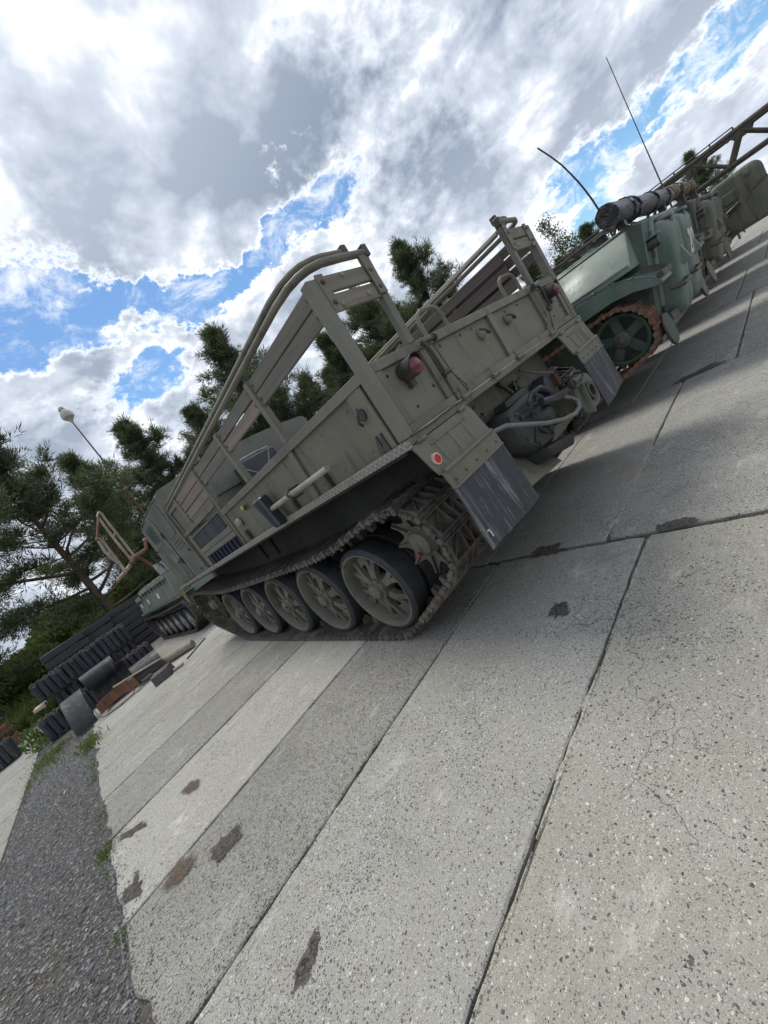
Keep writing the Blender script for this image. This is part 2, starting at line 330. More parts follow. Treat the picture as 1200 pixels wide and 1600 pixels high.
def leaf(name, c1, c2, trans=.25):
    m = NM(name); at = m.n('ShaderNodeAttribute', attribute_name='tone')
    c = m.mix(at.outputs['Fac'], c1, c2)
    m.done(c, .6, 0, None, .3)
    tr = m.n('ShaderNodeBsdfTranslucent'); m.l(c, tr.inputs[0]); ad = m.n('ShaderNodeMixShader'); ad.inputs[0].default_value = trans
    m.l(m.b.outputs[0], ad.inputs[1]); m.l(tr.outputs[0], ad.inputs[2]); m.l(ad.outputs[0], m.out.inputs[0]); return m.m
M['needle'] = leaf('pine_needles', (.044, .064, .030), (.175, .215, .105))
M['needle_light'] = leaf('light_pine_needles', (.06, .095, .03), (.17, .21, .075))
M['birch'] = leaf('birch_leaves', (.055, .080, .040), (.15, .18, .10), .35)
M['grass'] = leaf('grass_blades', (.075, .11, .025), (.20, .24, .075), .35)
M['weed'] = leaf('weed_leaves', (.07, .12, .03), (.17, .24, .07), .35)

# ------------------------------------------------------------------ geometry helpers
PZ = -0.0179
class MB:
    def __init__(s): s.v = []; s.f = []
    def add(s, vs, fs):
        o = len(s.v); s.v += [tuple(v) for v in vs]; s.f += [tuple(i+o for i in f) for f in fs]; return s
    def box(s, x0, x1, y0, y1, z0, z1):
        return s.add([(x0, y0, z0), (x1, y0, z0), (x1, y1, z0), (x0, y1, z0), (x0, y0, z1), (x1, y0, z1), (x1, y1, z1), (x0, y1, z1)],
                     [(0, 3, 2, 1), (4, 5, 6, 7), (0, 1, 5, 4), (1, 2, 6, 5), (2, 3, 7, 6), (3, 0, 4, 7)])
    def hexa(s, p):  # 8 points, bottom ring then top ring
        return s.add(p, [(0, 3, 2, 1), (4, 5, 6, 7), (0, 1, 5, 4), (1, 2, 6, 5), (2, 3, 7, 6), (3, 0, 4, 7)])
    def bar(s, a, b, w, h, up=(0, 0, 1)):
        a = Vector(a); b = Vector(b); d = (b-a).normalized(); u = Vector(up)
        if abs(d.dot(u)) > .98: u = Vector((1, 0, 0))
        x = d.cross(u).normalized()*w/2; y = x.cross(d).normalized()*h/2
        return s.hexa([a-x-y, a+x-y, b+x-y, b-x-y, a-x+y, a+x+y, b+x+y, b-x+y])
    def tube(s, pts, r, n=8, cap=True):
        pts = [Vector(p) for p in pts]; rr = r if isinstance(r, (list, tuple)) else [r]*len(pts)
        t0 = (pts[1]-pts[0]).normalized(); u = Vector((0, 0, 1)) if abs(t0.z) < .9 else Vector((1, 0, 0))
        o = len(s.v); x = t0.cross(u).normalized()
        for i, p in enumerate(pts):
            t = (pts[min(i+1, len(pts)-1)]-pts[max(i-1, 0)]).normalized()
            x = (x-t*x.dot(t)).normalized(); y = t.cross(x)
            for k in range(n):
                a = 2*math.pi*k/n; s.v.append(tuple(p+(x*math.cos(a)+y*math.sin(a))*rr[i]))
        for i in range(len(pts)-1):
            for k in range(n):
                k2 = (k+1) % n; s.f.append((o+i*n+k, o+i*n+k2, o+(i+1)*n+k2, o+(i+1)*n+k))
        if cap:
            s.f.append(tuple(o+k for k in reversed(range(n)))); s.f.append(tuple(o+(len(pts)-1)*n+k for k in range(n)))
        return s
    def cyl(s, a, b, r, n=12): return s.tube([a, b], r, n)
    def lathe(s, prof, c, axis='x', n=24, closed=False):  # prof: (radius, offset along axis)
        o = len(s.v); c = Vector(c); m = len(prof)
        for k in range(n):
            a = 2*math.pi*k/n
            for r, t in prof:
                ca, sa = r*math.cos(a), r*math.sin(a)
                d = {'x': (t, ca, sa), 'y': (ca, t, sa), 'z': (ca, sa, t)}[axis]
                s.v.append(tuple(c+Vector(d)))
        rng = m if closed else m-1
        for k in range(n):
            k2 = (k+1) % n
            for j in range(rng):
                j2 = (j+1) % m
                s.f.append((o+k*m+j, o+k*m+j2, o+k2*m+j2, o+k2*m+j))
        return s
    def prism(s, poly, axis, a0, a1):  # poly in the two other axes
        n = len(poly); o = len(s.v)
        for a in (a0, a1):
            for p, q in poly: s.v.append({'x': (a, p, q), 'y': (p, a, q), 'z': (p, q, a)}[axis])
        s.f.append(tuple(o+i for i in range(n))); s.f.append(tuple(o+n+i for i in reversed(range(n))))
        for i in range(n):
            j = (i+1) % n; s.f.append((o+i, o+n+i, o+n+j, o+j))
        return s
    def mesh(s, name, T=False, bevel=0., smooth=35):
        me = bpy.data.meshes.new(name)
        vs = [(x, y, z+PZ*(y-2)) for x, y, z in s.v] if T else s.v
        me.from_pydata(vs, [], s.f); 
        bm = bmesh.new(); bm.from_mesh(me); bmesh.ops.recalc_face_normals(bm, faces=bm.faces)
        if bevel:
            es = [e for e in bm.edges if len(e.link_faces) == 2 and e.calc_face_angle(0) > R(40)]
            bmesh.ops.bevel(bm, geom=es, offset=bevel, segments=1, affect='EDGES', clamp_overlap=True, profile=.5)
        bm.to_mesh(me); bm.free()
        if smooth:
            me.polygons.foreach_set('use_smooth', [True]*len(me.polygons)); me.set_sharp_from_angle(angle=R(smooth))
        return me
    def build(s, name, mat, parent=None, T=False, bevel=0., smooth=35):
        me = s.mesh(name, T, bevel, smooth); me.materials.append(M[mat] if isinstance(mat, str) else mat)
        return link(bpy.data.objects.new(name, me), parent)
def link(o, parent=None):
    COL.objects.link(o)
    if parent is not None: o.parent = parent
    return o
def tag(o, label, cat=None, group=None):
    o['label'] = label
    if cat: o['category'] = cat
    if group: o['group'] = group
    return o
def thing(name, label, cat, loc=(0, 0, 0), rz=0., group=None):
    o = bpy.data.objects.new(name, None); o.empty_display_size = .2; link(o); o.location = loc; o.rotation_euler = (0, 0, rz)
    return tag(o, label, cat, group)
def inst(name, me, parent, mat=None):
    return link(bpy.data.objects.new(name, me), parent)
def copy_tree(o, parent=None):
    c = o.copy(); COL.objects.link(c); c.parent = parent
    for ch in list(o.children): copy_tree(ch, c)
    return c
def arc(c, r, a0, a1, n): return [(c[0]+r*math.cos(a0+(a1-a0)*i/n), c[1]+r*math.sin(a0+(a1-a0)*i/n)) for i in range(n+1)]
def rrect(x0, x1, y0, y1, r, n=4):
    p = []
    for cx, cy, a in ((x1-r, y1-r, 0), (x0+r, y1-r, 90), (x0+r, y0+r, 180), (x1-r, y0+r, 270)):
        p += arc((cx, cy), r, R(a), R(a+90), n)
    return p
def struct(o): o['kind'] = 'structure'; return o
def stuff(o): o['kind'] = 'stuff'; return o

# ------------------------------------------------------------------ ground
g = MB(); 
for (x0, x1, y0, y1) in ((-400, 400, -400, 400),): g.add([(x0, y0, -.03), (x1, y0, -.03), (x1, y1, -.03), (x0, y1, -.03)], [(0, 1, 2, 3)])
struct(g.build('ground', 'gravel', smooth=0))
# grassy land beyond the yard, gently rising
def meadow_h(x, y):
    d = max(0, (y-15)/28) if x < 6 else max(0, (math.hypot(x, y)-26)/30)*max(0, min(1, (y-8)/12))
    return -.02 + .06*noise.noise((x*.3, y*.3, 0)) + 3.0*min(1, d)**1.3 + .35*noise.noise((x*.08, y*.08, 3))*min(1, d)
g = MB(); nx, ny = 70, 50; vs_ = []
for j in range(ny):
    for i in range(nx):
        a = R(-35) + R(130)*i/(nx-1); rr = 15.5 + (260-15.5)*(j/(ny-1))**2.2
        x = -1+rr*math.sin(a); y = -1+rr*math.cos(a)
        if a > R(40): x += 30
        vs_.append((x, y, max(-.024, meadow_h(x, y)) if j else -.05))
g.add(vs_, [(j*nx+i, j*nx+i+1, (j+1)*nx+i+1, (j+1)*nx+i) for j in range(ny-1) for i in range(nx-1)])
struct(g.build('meadow', 'meadow', smooth=180))

# concrete slabs: each one its own piece, rough edges, own height and tone
def jag(pts, amp, step=.07, left=0.):
    outp = []
    for i, p in enumerate(pts):
        q = pts[(i+1) % len(pts)]; Lg = math.hypot(q[0]-p[0], q[1]-p[1]); n = max(2, int(Lg/step))
        nx_, ny_ = (q[1]-p[1])/Lg, -(q[0]-p[0])/Lg
        for k in range(n):
            t = k/n; x = p[0]+(q[0]-p[0])*t; y = p[1]+(q[1]-p[1])*t
            w = noise.noise((x*4.3, y*4.3, 7.7))*amp + noise.noise((x*19, y*19, 2.2))*amp*.7
            if left and i == len(pts)-1: w = left*(.3+noise.noise((x*2.1, y*2.1, 5.5))+.8*max(0, noise.noise((x*7, y*7, 1.5))))
            if k == 0: w = -amp*1.5
            outp.append((x-nx_*abs(w), y-ny_*abs(w)))
    return outp
pave = bpy.data.objects.new('pavement', None); link(pave); struct(pave)
def slab(x0, x1, ya0, ya1, yb0, yb1, tone, dz=0., amp=.012, step=.07, left=0.):
    """left edge from ya0 to ya1, right edge from yb0 to yb1"""
    gp = .007
    poly = jag([(x0+gp, ya0+gp), (x1-gp, yb0+gp), (x1-gp, yb1-gp), (x0+gp, ya1-gp)], amp, step, left)
    cx = sum(p[0] for p in poly)/len(poly); cy = sum(p[1] for p in poly)/len(poly)
    def inset(d): 
        r = []
        for x, y in poly:
            l = math.hypot(x-cx, y-cy); r.append((x-(x-cx)/max(abs(x-cx), .3)*d*(abs(x-cx) > .8*(x1-x0)/2), y-(y-cy)/max(abs(y-cy), .2)*d*(abs(y-cy) > .75*(ya1-ya0)/2)))
        return r
    n = len(poly); ins = inset(.008)
    v = [(x, y, -.12+dz) for x, y in poly]+[(x, y, -.007+dz) for x, y in poly]+[(x, y, dz) for x, y in ins]
    f = [(i, (i+1) % n, n+(i+1) % n, n+i) for i in range(n)]+[(n+i, n+(i+1) % n, 2*n+(i+1) % n, 2*n+i) for i in range(n)]+[tuple(range(2*n, 3*n))]
    o = MB().add(v, f).build('concrete_slab', 'concrete', pave, smooth=20)
    o.color = (*tone, 1); return o
def rt(base=1.0, v=.10):
    k = base*(1+rnd.uniform(-v, v)); return (k*rnd.uniform(.985, 1.015), k, k*rnd.uniform(.97, 1.01))
TONES1 = {-1: .98, 0: 1.0, 1: .86, 2: 1.16, 3: .88, 4: 1.04, 5: 1.10, 6: 1.06}
ya = [-4.65, -3.6, -2.55, -1.5, -.46, .58, 1.62, 2.86, 3.90, 4.93, 5.97, 6.98]+[6.98+1.04*i for i in range(1, 14)]
yb = [-4.6, -3.55, -2.5, -1.45, -.41, .74, 1.78, 3.03, 4.06, 5.12, 6.16, 7.2]+[7.2+1.04*i for i in range(1, 14)]
for i in range(len(ya)-1):
    tn = TONES1.get(i-4, None); tn = rt(1.0, .08) if tn is None else (tn*1.0, tn, tn*.985)
    if i < 4: tn = (1.0, .985, .93)
    slab(-2.25, .905, ya[i], ya[i+1], yb[i], yb[i+1], tn, rnd.uniform(-.003, .003), .016 if i > 4 else .012, .05 if i < 11 else .15, .085)
def column(x0, x1, off, y0, y1, sl=.03):
    y = y0+off
    while y < y1:
        if not (x0 > 10 and y > 9): slab(x0, x1, y, y+1.04, y+sl, y+1.04+sl, rt(1.0, .07), rnd.uniform(-.004, .004), .012, .08 if x0 < 8 else .2)
        y += 1.04
column(.925, 4.24, -.16-1.04*4, 0, 12); column(4.26, 8.02, -.62-1.04*3, 0, 10.5); column(8.05, 11.55, -.35-1.04*3, 0, 9)
column(11.58, 15.6, -.6-1.04*4, 0, 7); column(15.65, 19.2, -.3-1.04*4, 0, 6); column(19.25, 22.8, -.5-1.04*4, 0, 6); column(22.85, 28, -.4-1.04*4, 0, 6); column(28.05, 33.5, -.2-1.04*4, 0, 6)
column(-6.4, -3.22, -1.6, 0, 20, -.05)
# soil in the joints
s_ = MB().add([(-2.22, -5, -.022), (22.9, -5, -.022), (22.9, 13, -.022), (-2.22, 13, -.022)], [(0, 1, 2, 3)]).build('joint_soil', 'soil', smooth=0); struct(s_)

# crumbly mortar ridges along the open joint
def seam(x0, x1, y0, y1, w_, z, tone, seed):
    n = 60; v = []
    for i in range(n+1):
        t = i/n; x = x0+(x1-x0)*t; y = y0+(y1-y0)*t; w = w_*min(1, 6*t, 6*(1-t))+.001; a = w*(.55+.6*noise.noise((x*7, seed, 0))); b_ = w*(.5+.6*noise.noise((x*9, seed+5, 0)))
        v += [(x, y-max(.002, a), -.004), (x, y-max(.001, a*.4), z*(.7+.6*noise.noise((x*20, seed, 3)))), (x, y+max(.001, b_*.4), z*(.7+.5*noise.noise((x*16, seed, 9)))), (x, y+max(.002, b_), -.004)]
    o = MB().add(v, [(i*4+k, i*4+k+1, (i+1)*4+k+1, (i+1)*4+k) for i in range(n) for k in range(3)]).build('mortar_seam', 'concrete', pave, smooth=40); o.color = (*tone, 1)
seam(-2.1, -1.02, -.475, -.45, .020, .006, (1.12, 1.08, .98), 1.); seam(-.98, -.2, -.448, -.44, .024, .008, (1.2, 1.17, 1.08), 2.); seam(-.1, .75, -.438, -.43, .018, .006, (1.05, 1.03, .98), 3.); seam(.98, 2.6, -.165, -.14, .024, .006, (1.05, 1.0, .92), 4.)
# spalled patches and stains with ragged outlines
def blob(name, mat, cx, cy, rx, ry, ang, z=.004, n=36, rough=.35, seed=0):
    v = []; tone = []; rings = (0., .35, .7, 1., 1.45)
    for q in rings:
        for k in range(n if q else 1):
            a = 2*math.pi*k/n; r = q*(1+rough*.8*noise.noise((math.cos(a)*1.6+seed, math.sin(a)*1.6, seed*3.1)))
            x, y = rx*r*math.cos(a), ry*r*math.sin(a)
            v.append((cx+x*math.cos(ang)-y*math.sin(ang), cy+x*math.sin(ang)+y*math.cos(ang), z)); tone.append(max(0, 1.25-q*.9))
    f = [(0, 1+k, 1+(k+1) % n) for k in range(n)]
    for i in range(3): f += [(1+i*n+k, 1+i*n+(k+1) % n, 1+(i+1)*n+(k+1) % n, 1+(i+1)*n+k)[::-1] for k in range(n)]
    me = bpy.data.meshes.new(name); me.from_pydata(v, [], f); at = me.attributes.new('tone', 'FLOAT', 'POINT'); at.data.foreach_set('value', tone); me.materials.append(M[mat])
    return link(bpy.data.objects.new(name, me), pave)
blob('spalled_patch', 'patch', -1.67, .215, .085, .036, .35, .0045, seed=1, rough=.6)
blob('spalled_patch', 'patch', -1.67, 1.30, .075, .085, .5, .0045, seed=2.7, rough=.9)
blob('oil_stain', 'stain', -1.90, 1.52, .085, .085, .6, .0045, seed=3.3, rough=.5)
blob('spalled_patch', 'patch', .22, -.07, .075, .05, .2, .0045, seed=4.1, rough=.9)
blob('spalled_patch', 'patch', .955, -.57, .05, .125, 0, .006, seed=5.2, rough=.3)
blob('spalled_patch', 'patch', .93, .30, .06, .16, 0, .006, seed=6.2, rough=.9)
blob('spalled_patch', 'patch', 4.32, -.25, .10, .22, 0, .006, seed=6.9, rough=.9)
blob('oil_stain', 'stain', -1.63, 2.36, .05, .10, .3, .0045, seed=7.1, rough=.6)
for k in range(2):
    blob('spalled_patch', 'patch', -2.15+rnd.random()*.12, 1.75+k*.62+rnd.random()*.3, .03+rnd.random()*.06, .04+rnd.random()*.09, rnd.random(), .0045, seed=9+k, rough=1.0)
for k in range(0):
    blob('oil_stain', 'stain', rnd.uniform(-2.0, -.6), rnd.uniform(3.0, 7.5), .02+rnd.random()*.05, .03+rnd.random()*.15, rnd.random()*.4, .0045, seed=20+k, rough=.9)

# loose gravel: thousands of stones nobody could count
def stones(name, n, region, smin, smax, zbase):
    v = []; f = []; tone = []
    for k in range(n):
        x, y = region(); s = rnd.uniform(smin, smax)*rnd.choice((.6, .8, 1, 1, 1.3)); a = rnd.random()*6.28; ca, sa = math.cos(a), math.sin(a); o = len(v)
        sx, sy, sz = s*rnd.uniform(.7, 1.3), s*rnd.uniform(.5, .9), s*rnd.uniform(.3, .6); t = rnd.random()**1.4
        for px_, py_, pz_ in ((1, .1, 0), (.2, .9, .1), (-1, .2, 0), (-.3, -1, -.1), (.3, -.1, 1), (.5, .5, .7), (-.4, .1, .8)):
            qx, qy = px_*sx*rnd.uniform(.8, 1.2), py_*sy*rnd.uniform(.8, 1.2)
            v.append((x+qx*ca-qy*sa, y+qx*sa+qy*ca, zbase+pz_*sz)); tone.append(t)
        f += [(o, o+1, o+5), (o+1, o+2, o+6), (o+2, o+3, o+6), (o+3, o, o+4), (o+1, o+6, o+5), (o+6, o+4, o+5), (o+4, o, o+5), (o+3, o+4, o+6)]
    me = bpy.data.meshes.new(name); me.from_pydata(v, [], f); at = me.attributes.new('tone', 'FLOAT', 'POINT'); at.data.foreach_set('value', tone)
    me.materials.append(M['stone']); return link(bpy.data.objects.new(name, me))
def strip():
    y = -2.6+12.3*rnd.random(); return rnd.uniform(-3.24, -2.24), y
o = stuff(stones("loose_gravel", 36000, strip, .006, .013, -.026)); tag(o, 'grey crushed stone strip between the concrete slab rows', 'gravel')
o = stuff(stones('coarse_gravel', 900, strip, .012, .024, -.022)); tag(o, 'larger stones and lumps scattered over the gravel strip', 'gravel')
def spill():
    return -2.25+abs(rnd.gauss(0, .16))*rnd.random()**1.5, .3+8.7*rnd.random()**1.4
o = stuff(stones('spilled_gravel', 3200, spill, .003, .008, .0)); tag(o, 'loose chippings spilled onto the edge of the concrete slabs', 'gravel')

# grass blades
def blades(name, spots, mat, label, cat):
    v = []; f = []; tone = []
    for x, y, z, h, lean in spots:
        a = rnd.random()*6.28; w = h*rnd.uniform(.03, .06)+.0012; o = len(v); t = rnd.random()
        dx, dy = math.cos(a), math.sin(a); b = rnd.random()*6.28; lx, ly = math.cos(b)*lean*h, math.sin(b)*lean*h
        v += [(x-dx*w, y-dy*w, z), (x+dx*w, y+dy*w, z), (x+lx*.4+dx*w*.7, y+ly*.4+dy*w*.7, z+h*.6), (x+lx*.4-dx*w*.7, y+ly*.4-dy*w*.7, z+h*.6), (x+lx, y+ly, z+h)]
        f += [(o, o+1, o+2, o+3), (o+3, o+2, o+4)]; tone += [t]*5
    me = bpy.data.meshes.new(name); me.from_pydata(v, [], f); at = me.attributes.new('tone', 'FLOAT', 'POINT'); at.data.foreach_set('value', tone)
    me.materials.append(M[mat]); o = link(bpy.data.objects.new(name, me)); stuff(o); return tag(o, label, cat)
sp = []
for k in range(420):   # the green seam in the long joint
    x = rnd.gauss(-1.02, .09); y = .58+(x+2.25)/3.155*.16+rnd.uniform(-.008, .008); sp.append((x, y, -.012, rnd.uniform(.006, .018), .6))
for (cx, cy, n, sx, sy, h) in ((-2.26, 2.75, 160, .05, .06, .05), (-2.28, 7.0, 300, .10, .25, .10), (-2.24, 1.55, 90, .03, .06, .03), (-1.93, 2.86, 60, .08, .01, .03), (-2.3, 4.95, 60, .04, .05, .03),
                               (.93, -.85, 60, .015, .12, .015), (-2.95, 8.6, 380, .16, .5, .09), (-2.7, 9.0, 260, .3, .25, .08), (-3.2, 7.4, 160, .04, .5, .05)):
    for k in range(n): sp.append((rnd.gauss(cx, sx), rnd.gauss(cy, sy), -.02, h*rnd.uniform(.5, 1.3), .5))
for k in range(700):
    y = .8+8.5*rnd.random(); c_ = noise.noise((y*1.3, 3.3, 0))
    if c_ > .05: sp.append((rnd.gauss(-2.27, .03), y, -.025, rnd.uniform(.01, .05)*(1+c_), .7))
for k in range(500):
    y = rnd.uniform(-1, 8); j_ = rnd.choice(ya); sp.append((rnd.uniform(-2.2, .8), j_+rnd.uniform(-.006, .006), -.018, rnd.uniform(.003, .010), .6))
blades('joint_grass', sp, 'grass', 'low grass and moss growing in the slab joints', 'grass')
sp = []
for k in range(26000):
    y = 16.5+26*rnd.random()**1.8; x = rnd.uniform(-16, 5)*(.5+y/40); z = meadow_h(x, y)
    sp.append((x, y, z-.02, rnd.uniform(.15, .5)*(1+.02*y), .5))
blades('tall_grass', sp, 'grass', 'sunlit green meadow grass under the pines on the left', 'grass')

# ------------------------------------------------------------------ tracked artillery tractor
def place_links(path, pitch, me, parent, x, skip=None, closed=True, kind=None):
    pts = [Vector((p[0], p[1])) for p in path]
    if closed: pts.append(pts[0])
    seg = [(pts[i+1]-pts[i]).length for i in range(len(pts)-1)]; tot = sum(seg); n = int(round(tot/pitch)); st = tot/n
    def at(d):
        d = d % tot if closed else min(max(d, 0), tot-1e-6)
        for i, s in enumerate(seg):
            if d <= s: return pts[i]+(pts[i+1]-pts[i])*(d/s)
            d -= s
        return pts[-1]
    for k in range(n):
        a = at(k*st-pitch*.45); b = at(k*st+pitch*.45); m = (a+b)/2
        if skip and skip(m): continue
        o = inst('track_link', me, parent); o.location = (x, m.x, m.y); o.rotation_euler = (math.atan2(b.y-a.y, b.x-a.x)+rnd.uniform(-.02, .02), 0, 0)
def link_mesh(w, p, name='track_link', lug=.046):
    b = MB(); h = p/2
    b.box(.014, w-.014, -h*.80, h*.80, -.014, -.004)
    b.box(0, w, -h*.93, -h*.76, -.016, lug*.85); b.box(0, w, h*.70, h*.82, -.014, lug*.5)
    for x in (.004, w*.33, w*.50, w*.67, w-.020): b.hexa([(x, -h*.76, -.004), (x+.016, -h*.76, -.004), (x+.016, h*.7, -.004), (x, h*.7, -.004), (x+.002, -h*.76, lug*.8), (x+.014, -h*.76, lug*.8), (x+.014, h*.7, lug*.45), (x+.002, h*.7, lug*.45)])
    b.bar((w*.06, -h*.7, .006), (w*.33, h*.60, .004), .012, .022); b.bar((w*.94, -h*.7, .006), (w*.68, h*.60, .004), .012, .022)
    b.bar((w*.36, h*.5, .004), (w*.50, -h*.6, .006), .010, .02); b.bar((w*.66, h*.5, .004), (w*.52, -h*.6, .006), .010, .02)
    for x0, x1 in ((-.018, .05), (w*.20, w*.30), (w*.42, w*.58), (w*.70, w*.80), (w-.05, w+.018)): b.tube([(x0, -h, .0), (x1, -h, .0)], .024, 7)
    for x0, x1 in ((.055, w*.19), (w*.31, w*.41), (w*.59, w*.69), (w*.81, w-.055)): b.tube([(x0, h*.98, .0), (x1, h*.98, .0)], .019, 6)
    b.tube([(-.020, 0, -.002), (.035, 0, -.002)], .022, 7); b.box(-.016, .0, -h*.55, h*.55, -.012, .010)
    b.hexa([(w*.45, -h*.3, -.085), (w*.55, -h*.3, -.085), (w*.55, h*.05, -.085), (w*.45, h*.05, -.085), (w*.42, -h*.55, -.014), (w*.58, -h*.55, -.014), (w*.58, h*.35, -.014), (w*.42, h*.35, -.014)])
    return b.mesh(name, smooth=30)
trk = thing('tracked_tractor', 'olive tracked artillery tractor with slatted open cargo bed, seen from behind', 'tractor')
W = 2.72
def mx_(b, flip):   # mirror a MB about the vehicle centre line
    if flip: b.v = [(W-x, y, z) for x, y, z in b.v]; b.f = [tuple(reversed(f)) for f in b.f]
    return b
P = lambda b, name, mat, parent=trk, T=True, bevel=.003, flip=False, **k: mx_(b, flip).build(name, mat, parent, T, bevel, **k)

# bed
P(MB().box(.02, W-.02, .03, 4.33, 1.245, 1.285), 'bed_floor', 'olive')
for fl in (False, True):
    sp_ = P(MB().box(.022, .034, .06, 2.74, 1.287, 1.66), 'side_panel', 'olive', flip=fl)
    P(MB().box(-.004, .055, .05, 2.76, 1.655, 1.712), 'top_rail', 'olive_rail', sp_, flip=fl)
    P(MB().box(.0, .022, .085, .225, 1.29, 1.654), 'stiffener', 'olive', sp_, flip=fl)
    P(MB().hexa([(.0, 1.02, 1.29), (.021, 1.02, 1.29), (.021, 1.10, 1.29), (.0, 1.10, 1.29), (.0, .99, 1.654), (.021, .99, 1.654), (.021, 1.05, 1.654), (.0, 1.05, 1.654)]), 'stiffener', 'olive', sp_, flip=fl)
    for (y, w_) in ((.13, .012), (.175, .012), (.80, .03), (1.36, .03)):
        b = MB().prism([(y, 1.288), (y+.055, 1.288), (y+.01, 1.395), (y, 1.395)], 'x', -.012, .021); P(b, 'gusset', 'darkmetal', sp_, flip=fl, bevel=0)
    for (y, z) in ((.18, 1.53),):
        b = MB().lathe([(.0, -.012), (.035, -.012), (.035, .0), (.045, .022)], (.0, y, z), 'x', 12); b.tube([(-.03, y-.02, z+.04), (-.05, y-.02, z+.01), (-.045, y+.01, z-.03), (-.02, y+.02, z-.05)], .009, 6)
        P(b, 'lashing_hook', 'darkmetal', sp_, flip=fl, bevel=0)
    for y in (.30, .62, .92, 1.2, 1.6, 2.0, 2.4):
        for z in (1.60, 1.34): P(MB().lathe([(.0, -.006), (.009, -.005), (.011, .0)], (.022, y, z), 'x', 6), 'bolt', 'olive_rail', sp_, flip=fl, bevel=0)
    # stakes
    P(MB().box(-.012, .062, -.012, .052, 1.29, 2.19), 'stake', 'olive_rail', flip=fl, bevel=.005)
    for y, z0 in ((1.0, 1.714), (1.85, 1.714), (2.76, 1.29), (3.80, 1.80)):
        P(MB().box(.004, .058, y-.028, y+.028, z0, 2.195), 'stake', 'olive_rail', flip=fl, bevel=.005)
        P(MB().box(.058, .068, y-.045, y+.045, 2.0, 2.20), 'slat_clip', 'olive_rail', flip=fl)
    # slats along the side
    rows = [(2.102, 2.19), (2.0, 2.092)]; bays = [(.06, .965), (1.035, 1.815), (1.885, 2.725), (2.795, 3.765)]
    for i, (y0, y1) in enumerate(bays):
        rr_ = rows+([(1.90, 1.99)] if i == 3 or fl else [])+([(1.846, 1.893)] if i == 3 and not fl else [])
        for j, (z0, z1) in enumerate(rr_):
            dz = rnd.uniform(-.004, .004)
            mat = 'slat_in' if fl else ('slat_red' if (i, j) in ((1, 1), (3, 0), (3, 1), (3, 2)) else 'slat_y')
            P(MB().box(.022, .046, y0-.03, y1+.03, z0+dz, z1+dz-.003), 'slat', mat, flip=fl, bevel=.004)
            for yy in (y0+.02, y1-.02): P(MB().lathe([(.0, -.008), (.011, -.005), (.013, .0)], (.022, yy, (z0+z1)/2), 'x', 6), 'bolt', 'darkmetal', flip=fl, bevel=0)
    # front bay: metal frame, cover, boards, radiator
    P(MB().box(-.006, .05, 2.79, 4.33, 1.785, 1.842), 'front_rail', 'olive_rail', flip=fl, bevel=.004)
    P(MB().box(.03, .05, 3.83, 4.33, 1.845, 2.16), 'front_bay_panel', 'olive', flip=fl)
    b = MB().box(.006, .03, 3.83, 4.32, 2.13, 2.17).box(.006, .03, 3.83, 3.87, 1.845, 2.13).box(.006, .03, 4.28, 4.32, 1.845, 2.13); P(b, 'bay_frame', 'olive_rail', flip=fl)
    P(MB().box(.014, .028, 2.84, 4.14, 1.545, 1.715), 'cover_panel', 'blackpaint', flip=fl)
    b = MB().box(.0, .03, 2.80, 4.18, 1.716, 1.74).box(.0, .03, 2.80, 2.84, 1.54, 1.716).box(.0, .03, 4.14, 4.18, 1.42, 1.716); P(b, 'cover_frame', 'olive_rail', flip=fl)
    for z0, z1 in ((1.478, 1.542), (1.418, 1.470)): P(MB().box(-.004, .024, 2.80, 4.16, z0, z1), 'board', 'slat_y', flip=fl, bevel=.004)
    P(MB().box(.05, .08, 2.80, 4.16, 1.287, 1.415), 'radiator', 'bluegrille', flip=fl)
    for k in range(9): P(MB().box(.03, .05, 2.86+k*.15, 2.89+k*.15, 1.288, 1.415), 'radiator_rib', 'bluegrille', flip=fl)
    P(MB().box(.02, .034, 2.08, 2.79, 1.288, 1.655) if False else MB().box(.02, .03, 4.18, 4.33, 1.288, 1.78), 'corner_plate', 'olive', flip=fl)
# rear-facing slat gates on both sides
for fl in (False, True):
    P(MB().hexa([(.42, -.01, 1.714), (.482, -.01, 1.714), (.482, .03, 1.714), (.42, .03, 1.714), (.475, -.01, 2.285), (.532, -.01, 2.285), (.532, .03, 2.285), (.475, .03, 2.285)]) if not fl else MB().box(.455, .515, -.01, .03, 1.714, 2.285), 'stake', 'olive_rail', flip=fl, bevel=.005)
    for z0, z1 in ((2.112, 2.198), (2.012, 2.098)): P(MB().box(.064, .475, -.006, .018, z0, z1), 'slat', 'slat_x', flip=fl, bevel=.004)
    P(MB().box(.058, .115, -.018, -.007, 2.0, 2.205), 'slat_clip', 'olive_rail', flip=fl); P(MB().box(.435, .50, -.022, -.011, 2.02, 2.27), 'slat_clip', 'olive_rail', flip=fl)
    for x, z in ((.085, 2.16), (.085, 2.05), (.46, 2.16), (.46, 2.06), (.25, 2.18), (.36, 2.05), (.14, 2.035)):
        P(MB().lathe([(.0, -.010), (.012, -.006), (.014, .0)], (x, -.02 if x < .12 or x > .4 else -.007, z), 'y', 8), 'bolt', 'darkmetal' if x < .12 or x > .4 else 'galv', flip=fl, bevel=0)
